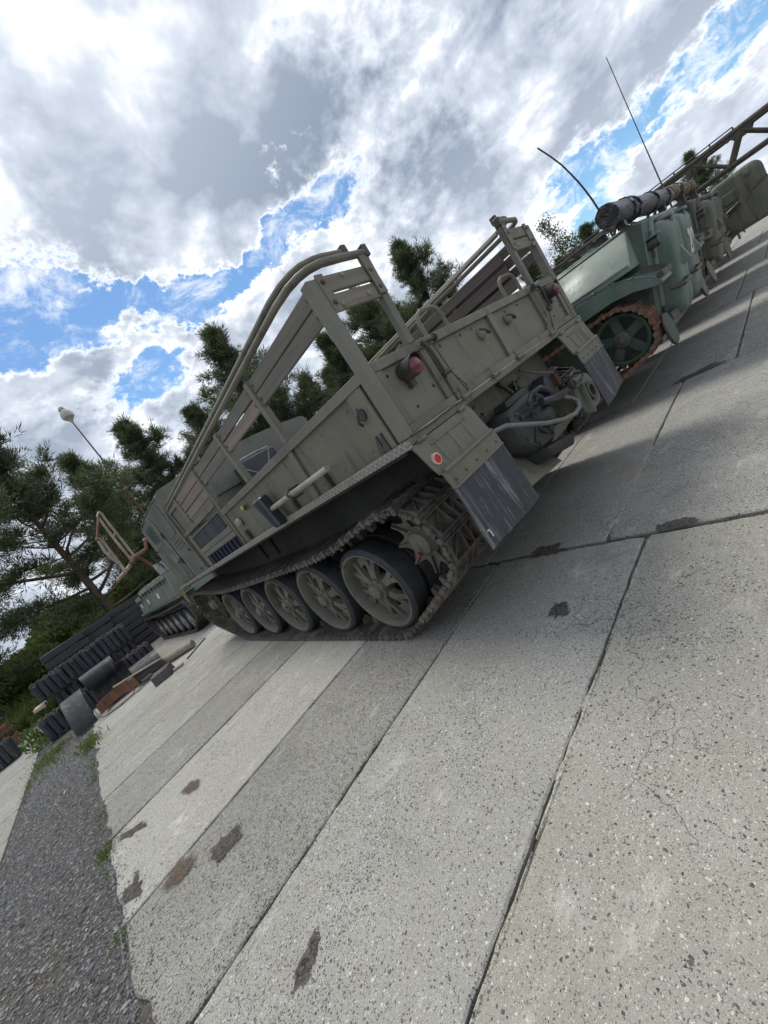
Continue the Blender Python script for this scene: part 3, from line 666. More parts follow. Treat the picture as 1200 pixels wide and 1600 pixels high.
# tarpaulin bows stowed along the sides
def bow(z, x_in, ys, xs, xf, flip):
    pts = [(x_in, ys, z)]+[(x_in-.18, ys, z), (xs+.16, ys+.012, z+.002), (xs+.085, ys+.04, z), (xs+.045, ys+.085, z), (xs+.015, ys+.16, z), (xs, ys+.30, z)]
    pts += [(xs+(xf-xs)*t, ys+.30+(4.32-.30)*t, z-.045*t) for t in (.2, .4, .6, .8, 1)]
    return pts
for fl in (False, True):
    P(MB().tube(bow(2.262, .50, -.01, .004, .03, fl), .021, 10), 'bow_tube', 'olive_rail', flip=fl, bevel=0)
    P(MB().tube(bow(2.318, .42, .045, .03, .06, fl), .021, 10), 'bow_tube', 'olive_rail', flip=fl, bevel=0)
    for y in (1.0, 1.85, 2.76, 3.8): P(MB().tube([(.03, y, 2.19), (.03, y-.01, 2.23)], .016, 8), 'bow_socket', 'darkmetal', flip=fl, bevel=0)
    P(MB().box(.49, .53, -.03, .02, 2.235, 2.30), 'bow_end', 'darkmetal', flip=fl); P(MB().box(.40, .44, .02, .07, 2.285, 2.35), 'bow_end', 'darkmetal', flip=fl)
P(MB().tube([(W-.56, .02, 2.19), (W-.56, 2.1, 2.15), (W-.53, 4.3, 2.11)], .017, 8), 'ridge_pole', 'olive_rail', bevel=0)
# bench slats folded up inside on the right
for k, (z0, z1) in enumerate(((2.06, 2.16), (1.93, 2.03), (1.80, 1.90))):
    P(MB().box(W-.16, W-.135, .25, 3.7, z0, z1), 'bench_slat', 'slat_in', bevel=.004)
for y in (.9, 2.0, 3.1): P(MB().box(W-.135, W-.10, y, y+.05, 1.75, 2.17), 'bench_bracket', 'olive_rail')

# rear wall: two fixed end panels and the tailgate between them
def frame_panel(name, x0, x1, parent, y=0., st=.055):
    o = P(MB().box(x0+.01, x1-.01, y+.018, y+.028, 1.31, 1.70), name, 'olive', parent)
    P(MB().box(x0, x1, y-.006, y+.034, 1.66, 1.715), 'rail', 'olive_rail', o); P(MB().box(x0, x1, y-.006, y+.034, 1.295, 1.342), 'rail', 'olive_rail', o)
    P(MB().box(x0, x0+st, y-.004, y+.032, 1.343, 1.659), 'stile', 'olive_rail', o); P(MB().box(x1-st, x1, y-.004, y+.032, 1.343, 1.659), 'stile', 'olive_rail', o)
    return o
for fl in (False, True):
    x0, x1 = (.066, .535) if not fl else (W-.535, W-.066)
    ep = frame_panel('end_panel', x0, x1, trk)
    for x, z in ((x0+.09, 1.62), (x0+.38, 1.45), (x0+.17, 1.40)): P(MB().lathe([(.0, -.007), (.008, -.005), (.010, .0)], (x, .018, z), 'y', 6), 'bolt', 'underside', ep, bevel=0)
    lx = .275 if not fl else W-.325
    lo = P(MB().lathe([(.0, .02), (.03, .02), (.048, .0), (.052, -.05), (.052, -.085), (.047, -.09)], (lx, 0, 1.585), 'y', 20), 'tail_lamp', 'darkmetal', bevel=0)
    P(MB().lathe([(.0, -.104), (.034, -.101), (.049, -.092), (.051, -.08)], (lx, 0, 1.585), 'y', 20), 'lens', 'red_lens', lo, bevel=0)
    hb = MB(); n_ = 14; o_ = 0; vs2 = []
    for j, yy in enumerate((.01, -.085)):
        for r_ in (.058, .062):
            for i in range(n_+1):
                a = R(-15)+R(210)*i/n_; vs2.append((lx+r_*math.cos(a), yy-.03*math.sin(a)*j, 1.585+r_*math.sin(a)))
    m_ = n_+1
    fs2 = [(i, i+1, 2*m_+i+1, 2*m_+i) for i in range(n_)]+[(m_+i+1, m_+i, 3*m_+i, 3*m_+i+1) for i in range(n_)]+[(2*m_+i, 2*m_+i+1, 3*m_+i+1, 3*m_+i) for i in range(n_)]
    P(hb.add(vs2, fs2), 'lamp_hood', 'underside', lo, bevel=0)
    P(MB().box(lx-.02, lx+.02, -.02, .02, 1.50, 1.56), 'lamp_bracket', 'darkmetal', lo)
tg = frame_panel('tailgate', .555, W-.555, trk, -.004, .06)
P(MB().box(1.33, 1.40, -.010, .03, 1.343, 1.659), 'stile', 'olive_rail', tg)
for x in (1.16, 1.58):
    P(MB().lathe([(.0, -.010), (.03, -.008), (.04, .0), (.04, .018)], (x, 0, 1.57), 'y', 12), 'hook_plate', 'olive_rail', tg, bevel=0)
    P(MB().tube([(x-.035, -.02, 1.60), (x-.03, -.05, 1.58), (x, -.055, 1.555), (x+.03, -.04, 1.545), (x+.045, -.015, 1.56)], .009, 6), 'tailgate_hook', 'darkmetal', tg, bevel=0)
for x in (.70, .95, 1.10, 1.62, 1.85): P(MB().lathe([(.0, -.007), (.009, -.005), (.011, .0)], (x, .014, 1.63), 'y', 6), 'bolt', 'darkmetal', tg, bevel=0)
for x0, x1 in ((.63, .88), (1.75, 2.03)):
    P(MB().tube([(x0, .01, 1.715), (x0, .01, 1.80), (x0+.02, .01, 1.845), (x0+.07, .01, 1.865), (x1-.07, .01, 1.865), (x1-.02, .01, 1.845), (x1, .01, 1.80), (x1, .01, 1.715)], .014, 8), 'hand_hoop', 'olive_rail', tg, bevel=0)
for x in (.62, 1.02, 1.42, 2.08):
    h_ = P(MB().cyl((x-.05, -.022, 1.292), (x+.05, -.022, 1.292), .016, 10), 'hinge', 'olive_rail', tg, bevel=0)
    P(MB().box(x-.022, x+.022, -.016, -.007, 1.255, 1.36), 'hinge_leaf', 'olive_rail', h_)
for fl in (False, True):   # locking rods
    b = MB().tube([(.50, -.03, 1.675), (.50, -.05, 1.66), (.505, -.055, 1.60), (.515, -.05, 1.47), (.52, -.03, 1.45)], .010, 7); b.cyl((.49, -.035, 1.68), (.60, -.045, 1.68), .015, 10); b.cyl((.60, -.045, 1.68), (.612, -.046, 1.68), .024, 10); b.cyl((.50, -.045, 1.47), (.565, -.05, 1.47), .014, 10)
    lt = P(b, 'tailgate_lock', 'darkmetal', flip=fl, bevel=0)
    P(MB().tube([(.55, -.05, 1.645), (.575, -.05, 1.45), (.63, -.04, 1.31), (.64, -.045, 1.345), (.57, -.05, 1.455)], .0035, 5), 'lock_chain', 'darkmetal', lt, flip=fl, bevel=0)
P(MB().box(W-.44, W-.36, -.010, .016, 1.47, 1.50), 'number_bracket', 'darkmetal')
P(MB().box(.0, W, -.012, .05, 1.245, 1.288), 'rear_crossmember', 'olive_rail', bevel=.005)
P(MB().tube([(.02, -.022, 1.292), (.2, -.02, 1.285), (.45, -.024, 1.29), (.6, -.02, 1.283)], .005, 5), 'wiring', 'darkmetal', bevel=0)

# fenders: chequer plate edge, underside, rear ribbed panels with rubber flaps
for fl in (False, True):
    P(MB().box(-.036, -.004, -.02, 6.36, 1.236, 1.284), 'tread_strip', 'tread', flip=fl, bevel=.004)
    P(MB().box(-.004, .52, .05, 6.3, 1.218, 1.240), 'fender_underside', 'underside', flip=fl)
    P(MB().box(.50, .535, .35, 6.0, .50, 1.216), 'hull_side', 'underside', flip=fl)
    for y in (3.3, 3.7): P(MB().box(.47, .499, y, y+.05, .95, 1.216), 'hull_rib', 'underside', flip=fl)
    b = MB(); nseg = 6
    prof = [(-.016, 1.243), (-.03, 1.20), (-.05, 1.10), (-.065, 1.045), (-.085, 1.04), (-.09, .94)]
    v = []
    for x in (-.02, .58):
        for (y, z) in prof: v.append((x+(.015 if x < .1 else 0)*(1.243-z)/.3*2.2, y, z))
        for (y, z) in prof: v.append((x+(.015 if x < .1 else 0)*(1.243-z)/.3*2.2, y+.012, z))
    k = len(prof); f = []
    for i in range(k-1): f += [(i, i+1, 2*k+i+1, 2*k+i), (k+i+1, k+i, 3*k+i, 3*k+i+1), (i+1, i, k+i, k+i+1), (2*k+i, 2*k+i+1, 3*k+i+1, 3*k+i)]
    f += [(0, 2*k, 3*k, k), (k-1, 2*k-1, 4*k-1, 3*k-1)]
    mp = P(b.add(v, f), 'mudguard_panel', 'olive', flip=fl, bevel=0)
    for x in (.13, .27, .41): P(MB().hexa([(x, -.040, 1.05), (x+.022, -.040, 1.05), (x+.022, -.07, 1.05), (x, -.07, 1.05), (x, -.012, 1.195), (x+.022, -.012, 1.195), (x+.022, -.038, 1.195), (x, -.038, 1.195)]), 'pressed_rib', 'olive', mp, flip=fl, bevel=.006)
    P(MB().hexa([(.10, -.038, 1.19), (.47, -.038, 1.19), (.47, -.020, 1.19), (.10, -.020, 1.19), (.10, -.036, 1.205), (.47, -.036, 1.205), (.47, -.018, 1.205), (.10, -.018, 1.205)]), 'pressed_rib', 'olive', mp, flip=fl, bevel=.004)
    P(MB().tube([(.03, -.078, 1.043), (.56, -.078, 1.043)], .016, 8), 'rolled_bead', 'olive', mp, flip=fl, bevel=0)
    P(MB().tube([(.02, -.092, .94), (.58, -.092, .94)], .006, 6), 'folded_edge', 'olive_rail', mp, flip=fl, bevel=0)
    for x in (.06, .17, .29, .41, .53): P(MB().lathe([(.0, -.097), (.006, -.094), (.008, -.088)], (x, 0, .975), 'y', 6), 'rivet', 'darkmetal', mp, flip=fl, bevel=0)
    for x in (.07, .50): P(MB().cyl((x-.035, -.024, 1.246), (x+.035, -.024, 1.246), .012, 8), 'panel_hinge', 'olive_rail', mp, flip=fl, bevel=0)
    nx2, nz2 = 8, 8; v = []
    for j in range(nz2+1):
        for i in range(nx2+1):
            u, t = i/nx2, j/nz2
            v.append((.015+.565*u+.02*t*(u-.3), -.088-.018*t+.012*math.sin(u*5+1)*t, .955-(.40+.02*u)*t))
    f = [(j*(nx2+1)+i, j*(nx2+1)+i+1, (j+1)*(nx2+1)+i+1, (j+1)*(nx2+1)+i) for j in range(nz2) for i in range(nx2)]
    nv = len(v); v += [(x, y+.012, z) for x, y, z in v]; f += [tuple(nv+q for q in reversed(t_)) for t_ in f[:]]
    rim_ = [i for i in range(nx2+1)]+[j*(nx2+1)+nx2 for j in range(1, nz2+1)]+[nz2*(nx2+1)+i for i in range(nx2-1, -1, -1)]+[j*(nx2+1) for j in range(nz2-1, 0, -1)]
    f += [(rim_[i], rim_[(i+1) % len(rim_)], nv+rim_[(i+1) % len(rim_)], nv+rim_[i]) for i in range(len(rim_))]
    fo = P(MB().add(v, f), 'rubber_flap', 'flap', flip=fl, bevel=0, smooth=60)
    if not fl:
        rf = P(MB().lathe([(.0, -.072), (.026, -.070), (.0265, -.060)], (.058, .012, 1.118), 'y', 24), 'reflector', 'reflector', bevel=0)
        P(MB().lathe([(.0255, -.071), (.033, -.070), (.035, -.05), (.0, -.05)], (.058, .012, 1.118), 'y', 24), 'reflector_rim', 'rim_pale', rf, bevel=0)
        P(MB().tube([(.03, -.105, .655), (.034, -.115, .662), (.04, -.113, .655), (.038, -.116, .63), (.044, -.112, .615)], .004, 5), 'flap_hook', 'white', fo, bevel=0)

# hull and rear machinery
P(MB().box(.535, W-.535, .30, 6.05, .50, 1.22), 'hull', 'olive', bevel=.01)
P(MB().box(.50, W-.50, .22, .30, .55, 1.243), 'rear_plate', 'olive', bevel=.006)
P(MB().hexa([(.75, .0, .56), (1.25, .0, .50), (1.25, .22, .50), (.75, .22, .56), (.78, .18, .80), (1.2, .18, .80), (1.2, .22, .80), (.78, .22, .80)]), 'lower_guard', 'olive', bevel=.008)
cs = P(MB().prism([(.93, 1.05), (1.30, 1.06), (1.45, .98), (1.44, .80), (1.28, .66), (1.02, .68), (.88, .80)], 'y', -.03, .22), 'winch_housing', 'winch', bevel=.03)
P(MB().lathe([(.0, -.12), (.05, -.115), (.075, -.09), (.085, -.05), (.115, -.045), (.12, -.02)], (1.22, .0, .86), 'y', 22), 'bearing_cover', 'winch', cs, bevel=0)
for a in range(8): P(MB().lathe([(.0, -.062), (.010, -.058), (.012, -.04)], (1.22+.10*math.cos(a*.785), .0, .86+.10*math.sin(a*.785)), 'y', 6), 'bolt', 'darkmetal', cs, bevel=0)
for x_, z_ in ((.96, 1.0), (1.30, 1.01), (1.38, .84), (1.26, .72), (1.04, .73), (.94, .82)): P(MB().lathe([(.0, -.05), (.014, -.046), (.016, -.028)], (x_, .0, z_), 'y', 6), 'bolt', 'darkmetal', cs, bevel=0)
P(MB().bar((.98, -.035, .96), (1.42, -.035, .90), .03, .02, (0, 1, 0)).bar((1.0, -.035, .76), (1.34, -.035, 1.02), .02, .015, (0, 1, 0)), 'casting_rib', 'winch', cs)
P(MB().box(1.02, 1.34, .02, .14, 1.05, 1.10), 'winch_bracket', 'winch', cs, bevel=.01)
P(MB().hexa([(1.02, -.08, .62), (1.36, -.08, .55), (1.42, .1, .52), (1.0, .1, .60), (1.0, -.10, .70), (1.42, -.10, .62), (1.42, .1, .62), (1.0, .1, .70)]), 'winch_shoe', 'winch', cs, bevel=.01)
dr = P(MB().lathe([(.05, .10), (.05, .19), (.145, .19), (.15, .14), (.15, .22)], (.72, .0, .84), 'y', 28), 'drive_cover', 'blackpaint', bevel=0)
for a in range(9): P(MB().lathe([(.0, -.01), (.010, -.008), (.012, .0)], (.72+.118*math.cos(a*.698), .19, .84+.118*math.sin(a*.698)), 'y', 6), 'bolt', 'ochre', dr, bevel=0)
hp = rrect(1.50, 1.86, .66, .92, .08)
hi = P(MB().prism(hp, 'y', -.20, -.15), 'tow_hitch', 'green2', bevel=.008)
P(MB().lathe([(.045, .0), (.072, .0), (.072, -.03), (.045, -.03)], (1.70, -.20, .79), 'y', 20, True), 'hitch_ring', 'darkmetal', hi, bevel=0)
P(MB().lathe([(.0, -.012), (.046, -.012)], (1.70, -.19, .79), 'y', 18), 'hitch_hole', 'blackpaint', hi, bevel=0)
P(MB().box(1.52, 1.84, -.15, .22, .70, .88), 'hitch_body', 'green2', hi, bevel=.01)
P(MB().cyl((1.46, -.22, .93), (1.60, -.22, .93), .035, 12), 'hitch_pin', 'darkmetal', hi, bevel=0)
P(MB().tube([(1.42, -.24, .93), (1.42, -.25, .99), (1.50, -.25, 1.0), (1.62, -.24, .97), (1.64, -.24, .92), (1.55, -.25, .90), (1.45, -.24, .90), (1.42, -.24, .93)], .009, 6), 'hitch_loop', 'darkmetal', hi, bevel=0)
P(MB().bar((1.60, -.22, .88), (1.55, -.23, .66), .03, .02), 'hitch_strap', 'green2', hi)
P(MB().tube([(.62, -.02, 1.02), (.72, -.08, 1.0), (.85, -.12, .93), (1.0, -.16, .85), (1.18, -.19, .785), (1.34, -.20, .755), (1.44, -.20, .765), (1.485, -.19, .80), (1.48, -.17, .84), (1.43, -.14, .885)], .0155, 10), 'air_hose', 'hose', bevel=0)
pl = P(MB().tube([(1.45, -.13, .88), (1.40, -.13, .90), (1.28, -.13, .93), (1.16, -.12, .965)], [.02, .034, .038, .03], 12), 'hose_plug', 'blackpaint', bevel=0)
P(MB().tube([(1.30, -.14, .95), (1.27, -.15, 1.0), (1.20, -.14, 1.05), (1.10, -.12, 1.055), (1.06, -.10, 1.02), (1.06, -.09, .99)], [.024, .022, .019, .017, .016, .014], 8), 'plug_lever', 'blackpaint', pl, bevel=0)
for (x, z) in ((.63, 1.02), (.84, 1.16), (1.54, 1.12)):
    b = MB().lathe([(.0, -.07), (.03, -.07), (.034, -.05), (.045, -.045), (.045, -.02), (.028, -.015), (.028, .0)], (x, .22, z), 'y', 12); b.bar((x-.07, .17, z-.02), (x+.06, .16, z+.03), .02, .02); b.cyl((x+.03, .20, z-.05), (x+.03, .14, z-.06), .018, 8); b.cyl((x-.06, .2, z+.02), (x-.06, .15, z+.02), .02, 8)
    P(b, 'air_coupling', 'darkmetal', bevel=0)
P(MB().tube([(.80, .19, 1.08), (.86, .17, 1.10), (.94, .17, 1.08), (.97, .19, 1.12)], .013, 6).box(.77, .80, .18, .21, 1.04, 1.10), 'brake_valve', 'darkmetal', bevel=0)
P(MB().tube([(1.36, .2, 1.22), (1.40, .17, 1.12), (1.42, .16, 1.04), (1.46, .17, 1.0)], .018, 7), 'brake_pipe', 'darkmetal', bevel=0)
P(MB().tube([(1.72, .19, 1.20), (1.86, .15, 1.10), (2.04, .12, 1.02), (2.12, .12, .94)], .010, 6), 'brake_cable', 'hose', bevel=0)
P(MB().lathe([(.0, -.05), (.07, -.045), (.085, .0), (.085, .06)], (1.80, .12, .98), 'y', 18), 'air_reservoir', 'blackpaint', bevel=0)
P(MB().box(2.02, 2.08, .1, .16, .90, 1.0), 'rust_bracket', 'rust')

# side fittings
mk = P(MB().lathe([(.0, -.03), (.022, -.028), (.03, -.012), (.03, .0)], (.0, 2.18, 1.575), 'x', 14), 'marker_lamp', 'darkmetal', bevel=0)
P(MB().lathe([(.0, -.045), (.016, -.042), (.022, -.029)], (.0, 2.18, 1.575), 'x', 14), 'lens', 'amber', mk, bevel=0)
P(MB().lathe([(.0, -.04), (.03, -.035), (.042, -.02), (.046, .0), (.03, .02)], (.005, 2.52, 1.50), 'x', 16), 'filler_cap', 'galv', bevel=0)
P(MB().box(-.015, .02, 2.50, 2.56, 1.30, 1.40), 'step_bracket', 'darkmetal')

# cab
CY0, CY1 = 4.345, 6.10
def cabsec(y, drop=0., inn=0.):
    p = [(inn, y, 1.285), (inn, y, 2.40-drop)]
    for a in (0, 30, 60, 90): p.append((inn+.12-.12*math.cos(R(a)), y, 2.40-drop+.10*math.sin(R(a))))
    for x in (.5, 1.0, 1.36): p.append((x, y, 2.50-drop+.07*math.sin(math.pi*x/W)))
    return p+[(W-x, y_, z) for x, y_, z in reversed(p[:-1])]
secs = [cabsec(CY0), cabsec(5.95), cabsec(6.12, .03, .01)]
v = [q for s2 in secs for q in s2]; n = len(secs[0]); f = []
# windscreen and bonnet front
front = [(x, 6.14+max(0, (2.45-z))*.22, z) for x, y, z in secs[-1]]; v += front
for k in range(3): f += [(k*n+i, k*n+(i+1) % n, (k+1)*n+(i+1) % n, (k+1)*n+i) for i in range(n)]
f += [tuple(range(n)), tuple(reversed(range(3*n, 4*n)))]
cab = P(MB().add(v, f), 'cab', 'olive_cab', bevel=0, smooth=40)
b = MB()
for pth in (cabsec(CY0-.012),): b.tube([(x, y, z+.004) for x, y, z in pth[1:-1]], .012, 6)
P(b, 'roof_gutter', 'olive_rail', cab, bevel=0)
for fl in (False, True):
    b = MB().tube([(-.012, 4.34, 2.42), (-.016, 5.4, 2.425), (-.012, 6.12, 2.40)], .011, 6); P(b, 'drip_rail', 'darkmetal', cab, flip=fl, bevel=0)
    dp = [(5.20, 1.30), (6.10, 1.30), (6.22, 1.75), (6.12, 2.38), (5.30, 2.38), (5.20, 2.28)]
    do = P(MB().prism(dp, 'x', -.016, -.002), 'door', 'olive_cab', cab, flip=fl, bevel=.010)
    P(MB().prism(rrect(5.37, 5.90, 1.97, 2.36, .06), 'x', -.024, -.0165), 'window_frame', 'olive_rail', do, flip=fl, bevel=.004)
    P(MB().prism(rrect(5.42, 5.85, 2.02, 2.31, .05), 'x', -.028, -.0245), 'window_pane', 'glass', do, flip=fl, bevel=0)
    P(MB().box(-.05, -.017, 5.27, 5.40, 1.60, 1.62), 'door_handle', 'darkmetal', do, flip=fl)
    P(MB().prism(rrect(5.30, 6.05, 1.36, 1.86, .08), 'x', -.022, -.0165), 'door_panel', 'olive_cab', do, flip=fl, bevel=.005)
    for z in (1.55, 2.0): P(MB().cyl((-.025, 5.185, z), (-.025, 5.185, z+.09), .014, 8), 'door_hinge', 'darkmetal', do, flip=fl, bevel=0)
    P(MB().prism(rrect(4.52, 5.10, 1.92, 2.38, .07), 'x', -.010, -.001), 'pressed_panel', 'olive_cab', cab, flip=fl, bevel=.005)
    for z in (1.84, 1.79, 1.74): P(MB().box(-.014, -.001, 4.55, 5.05, z, z+.022), 'louvre', 'olive_cab', cab, flip=fl, bevel=.004)
    P(MB().box(-.02, -.001, 4.50, 4.56, 1.62, 1.66), 'latch', 'darkmetal', cab, flip=fl)
    P(MB().box(-.02, -.001, 4.36, 4.385, 1.32, 2.2), 'corner_strip', 'olive_rail', cab, flip=fl)
    P(MB().lathe([(.0, -.03), (.05, -.03), (.06, -.01), (.06, .0)], (-.01, 4.95, 1.345), 'x', 14) if False else MB().box(-.015, -.001, 4.6, 4.66, 1.33, 1.35), 'cab_bolt', 'darkmetal', cab, flip=fl)
P(MB().box(.35, W-.35, CY0-.03, CY0-.002, 2.04, 2.075), 'wall_rib', 'olive_cab', cab); P(MB().box(.12, W-.12, CY0-.035, CY0-.002, 1.83, 1.87), 'wall_rib', 'olive_cab', cab)
P(MB().box(.55, W-.55, 6.35, 6.55, .75, 1.6), 'nose', 'olive_cab', bevel=.03)
# driver mirror, ochre width marker
mr = P(MB().tube([(-.01, 6.05, 1.95), (-.18, 5.80, 1.95), (-.18, 5.79, 1.72)], .010, 6), 'mirror_arm', 'darkmetal', bevel=0)
mq = P(MB().hexa([(-.265, 5.75, 1.60), (-.095, 5.75, 1.60), (-.095, 5.775, 1.60), (-.265, 5.775, 1.60), (-.265, 5.80, 1.80), (-.095, 5.80, 1.80), (-.095, 5.825, 1.80), (-.265, 5.825, 1.80)]), 'mirror', 'darkmetal', mr, bevel=.004)
mg = MB().add([(-.258, 5.7495, 1.608), (-.102, 5.7495, 1.608), (-.102, 5.7955, 1.792), (-.258, 5.7955, 1.792)], [(0, 1, 2, 3)]); mg.build('mirror_glass', 'mirror', mq, True, 0, 0)
P(MB().prism([(-.09, 1.27), (.0, 1.26), (-.06, .93)], 'y', 6.37, 6.39), 'width_marker', 'ochre')

# running gear
WHY = [1.22+.894*i for i in range(5)]
def wheel_parts():
    ty = MB().lathe([(.335, .04), (.365, .035), (.388, .055), (.392, .10), (.392, .17), (.385, .205), (.335, .21)], (0, 0, 0), 'x', 40, True)
    ty.lathe([(.335, .26), (.388, .265), (.392, .31), (.392, .38), (.385, .41), (.335, .41)], (0, 0, 0), 'x', 28, True)
    rim = MB().lathe([(.335, .032), (.348, .03), (.348, .06), (.335, .21), (.30, .21), (.312, .10), (.326, .045)], (0, 0, 0), 'x', 40, True)
    rim.lathe([(.335, .26), (.335, .41), (.25, .38), (.10, .30), (.0, .30)], (0, 0, 0), 'x', 24)
    sp = MB()
    for k in range(6):
        a = k*math.pi/3+.2
        def q(r, da, x): return (x, r*math.cos(a+da), r*math.sin(a+da))
        def slab4(p, w0, w1, d0, d1):   # tapered spoke: p = (r, angle, x) start and end
            (r0, a0, x0), (r1, a1, x1) = p
            vv = []
            for r, aa, x, w, d in ((r0, a0, x0, w0, d0), (r1, a1, x1, w1, d1)):
                c_, s_ = math.cos(a+aa), math.sin(a+aa)
                for sx, dx in ((-1, 0), (1, 0), (1, 1), (-1, 1)): vv.append((x+dx*d, r*c_-sx*w/2*s_, r*s_+sx*w/2*c_))
            sp.add(vv, [(0, 1, 5, 4), (1, 2, 6, 5), (2, 3, 7, 6), (3, 0, 4, 7), (0, 3, 2, 1), (4, 5, 6, 7)])
        slab4(((.06, 0, .070), (.185, 0, .085)), .060, .075, .06, .06)
        slab4(((.16, .07, .083), (.330, .22, .120)), .046, .052, .06, .05); slab4(((.16, -.07, .083), (.330, -.22, .120)), .046, .052, .06, .05)
    sp.lathe([(.17, .15), (.325, .17), (.325, .19), (.17, .18)], (0, 0, 0), 'x', 30, True) if False else None
    rim.lathe([(.215, .128), (.225, .122), (.315, .142), (.33, .10), (.33, .16), (.22, .150)], (0, 0, 0), 'x', 36, True)
    hub = MB().lathe([(.0, .002), (.035, .004), (.062, .018), (.072, .045), (.092, .055), (.10, .075), (.10, .16)], (0, 0, 0), 'x', 22)
    for k in range(8): hub.lathe([(.0, .045), (.010, .046), (.012, .06)], (0, .083*math.cos(k*.785), .083*math.sin(k*.785)), 'x', 6)
    cap = MB().lathe([(.0, -.008), (.012, -.006), (.014, .02)], (0, -.025, -.048), 'x', 8)
    return ty, rim, sp, hub, cap
wmeshes = [(nm_, b.mesh(nm_, bevel=(.005 if nm_ == 'spokes' else 0)), mt) for nm_, b, mt in zip(('tyre', 'rim', 'spokes', 'hub', 'hub_plug'), wheel_parts(), ('rubber', 'hub', 'hub', 'hub', 'red_cap'))]
for nm_, me, mt in wmeshes: me.materials.append(M[mt])
for side in (0, 1):
    for i, y in enumerate(WHY):
        w0 = inst('road_wheel', wmeshes[1][1], trk); w0.location = (.012, y, .435) if side == 0 else (W-.012, y, .435); w0.rotation_euler = (rnd.random()*6, 0, 0 if side == 0 else math.pi)
        if side: w0.rotation_euler = (rnd.random()*6, 0, math.pi)
        for k in (0, 2, 3, 4): inst(wmeshes[k][0], wmeshes[k][1], w0)
# toothed rear idler and front sprocket
def star(nt, r0, r1, x0, x1):
    poly = []
    for k in range(nt):
        a = 2*math.pi*k/nt; st = 2*math.pi/nt
        poly += [((r0)*math.cos(a-.05), r0*math.sin(a-.05)), (r0*math.cos(a+.05), r0*math.sin(a+.05))]
        for t, q in ((.2, .55), (.35, .85), (.5, 1.), (.65, .85), (.8, .55)): rr = r0+(r1-r0)*q; poly.append((rr*math.cos(a+st*t), rr*math.sin(a+st*t)))
    return MB().prism(poly, 'x', x0, x1)
for side in (0, 1):
    for (cy, cz, r0, r1, nt, nm_) in ((.50, .70, .285, .19, 10, 'rear_idler'), (5.93, .66, .31, .235, 13, 'front_sprocket')):
        b = star(nt, r0, r1, .10, .125); b2 = star(nt, r0, r1, .31, .335); b.v = [(x, y, z) for x, y, z in b.v]; b.add(b2.v, b2.f)
        for k in range(nt):
            a = 2*math.pi*k/nt; b.bar((.092, .08*math.cos(a), .08*math.sin(a)), (.092, r0*.96*math.cos(a), r0*.96*math.sin(a)), .018, .03, (1, 0, 0))
        b.lathe([(.16, .125), (.17, .20), (.16, .31)], (0, 0, 0), 'x', 20)
        o = b.build(nm_, 'idler', trk, False, .004); o.location = (.065, cy, cz) if side == 0 else (W-.065, cy, cz)
        if side: o.rotation_euler = (0, 0, math.pi)
        hb = MB().lathe([(.0, .0), (.05, .004), (.085, .022), (.10, .06), (.115, .07), (.115, .10)], (0, 0, 0), 'x', 24)
        for k in range(6): hb.lathe([(.0, .055), (.013, .057), (.015, .075)], (0, .108*math.cos(k*1.047), .108*math.sin(k*1.047)), 'x', 6)
        hb.build('hub_cover', 'hub', o); MB().lathe([(.0, -.018), (.016, -.016), (.018, .03)], (0, .02, -.055), 'x', 8).build('hub_plug', 'red_cap', o)
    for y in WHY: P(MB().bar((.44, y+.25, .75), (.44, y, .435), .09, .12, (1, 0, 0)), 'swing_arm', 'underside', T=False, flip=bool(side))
lk = link_mesh(.43, .176); lk.materials.append(M['link'])
A = R
rear = [(.50+.315*math.cos(A(a)), .70+.315*math.sin(A(a))) for a in range(222, 89, -12)]
frnt = [(5.93+.335*math.cos(A(a)), .66+.335*math.sin(A(a))) for a in range(85, -61, -12)]
path = rear+[(.8, .985), (1.25, .90), (1.7, .862), (2.4, .855), (3.3, .85), (4.2, .855), (4.7, .875), (5.2, .93)]+frnt+[(5.35, .14), (4.95, .038), (4.0, .030), (3.0, .030), (2.0, .030), (1.2, .032), (1.05, .05)]
place_links(path, .176, lk, trk, -.014)
place_links(path, .176, lk, trk, W-.43+.014, skip=lambda m: m.x > 3.2)

# sledgehammer strapped to the bed side
sl = thing('sledgehammer', 'steel-handled sledgehammer strapped along the left side of the tractor bed', 'hammer', (-.05, 1.2, 1.39))
MB().tube([(-.035, -.58, .045), (-.03, .40, .03)], .021, 10).build('handle', 'galv', sl)
MB().hexa([(-.075, .36, -.12), (.02, .36, -.12), (.02, .46, -.12), (-.075, .46, -.12), (-.075, .40, .16), (.02, .40, .16), (.02, .56, .16), (-.075, .56, .16)]).build('head', 'blackpaint', sl, False, .015)
MB().tube([(.05, -.02, .0), (-.05, -.02, .0), (-.07, -.02, .05), (-.04, -.02, .075), (.05, -.02, .07)], .009, 6).build('strap', 'darkmetal', sl)
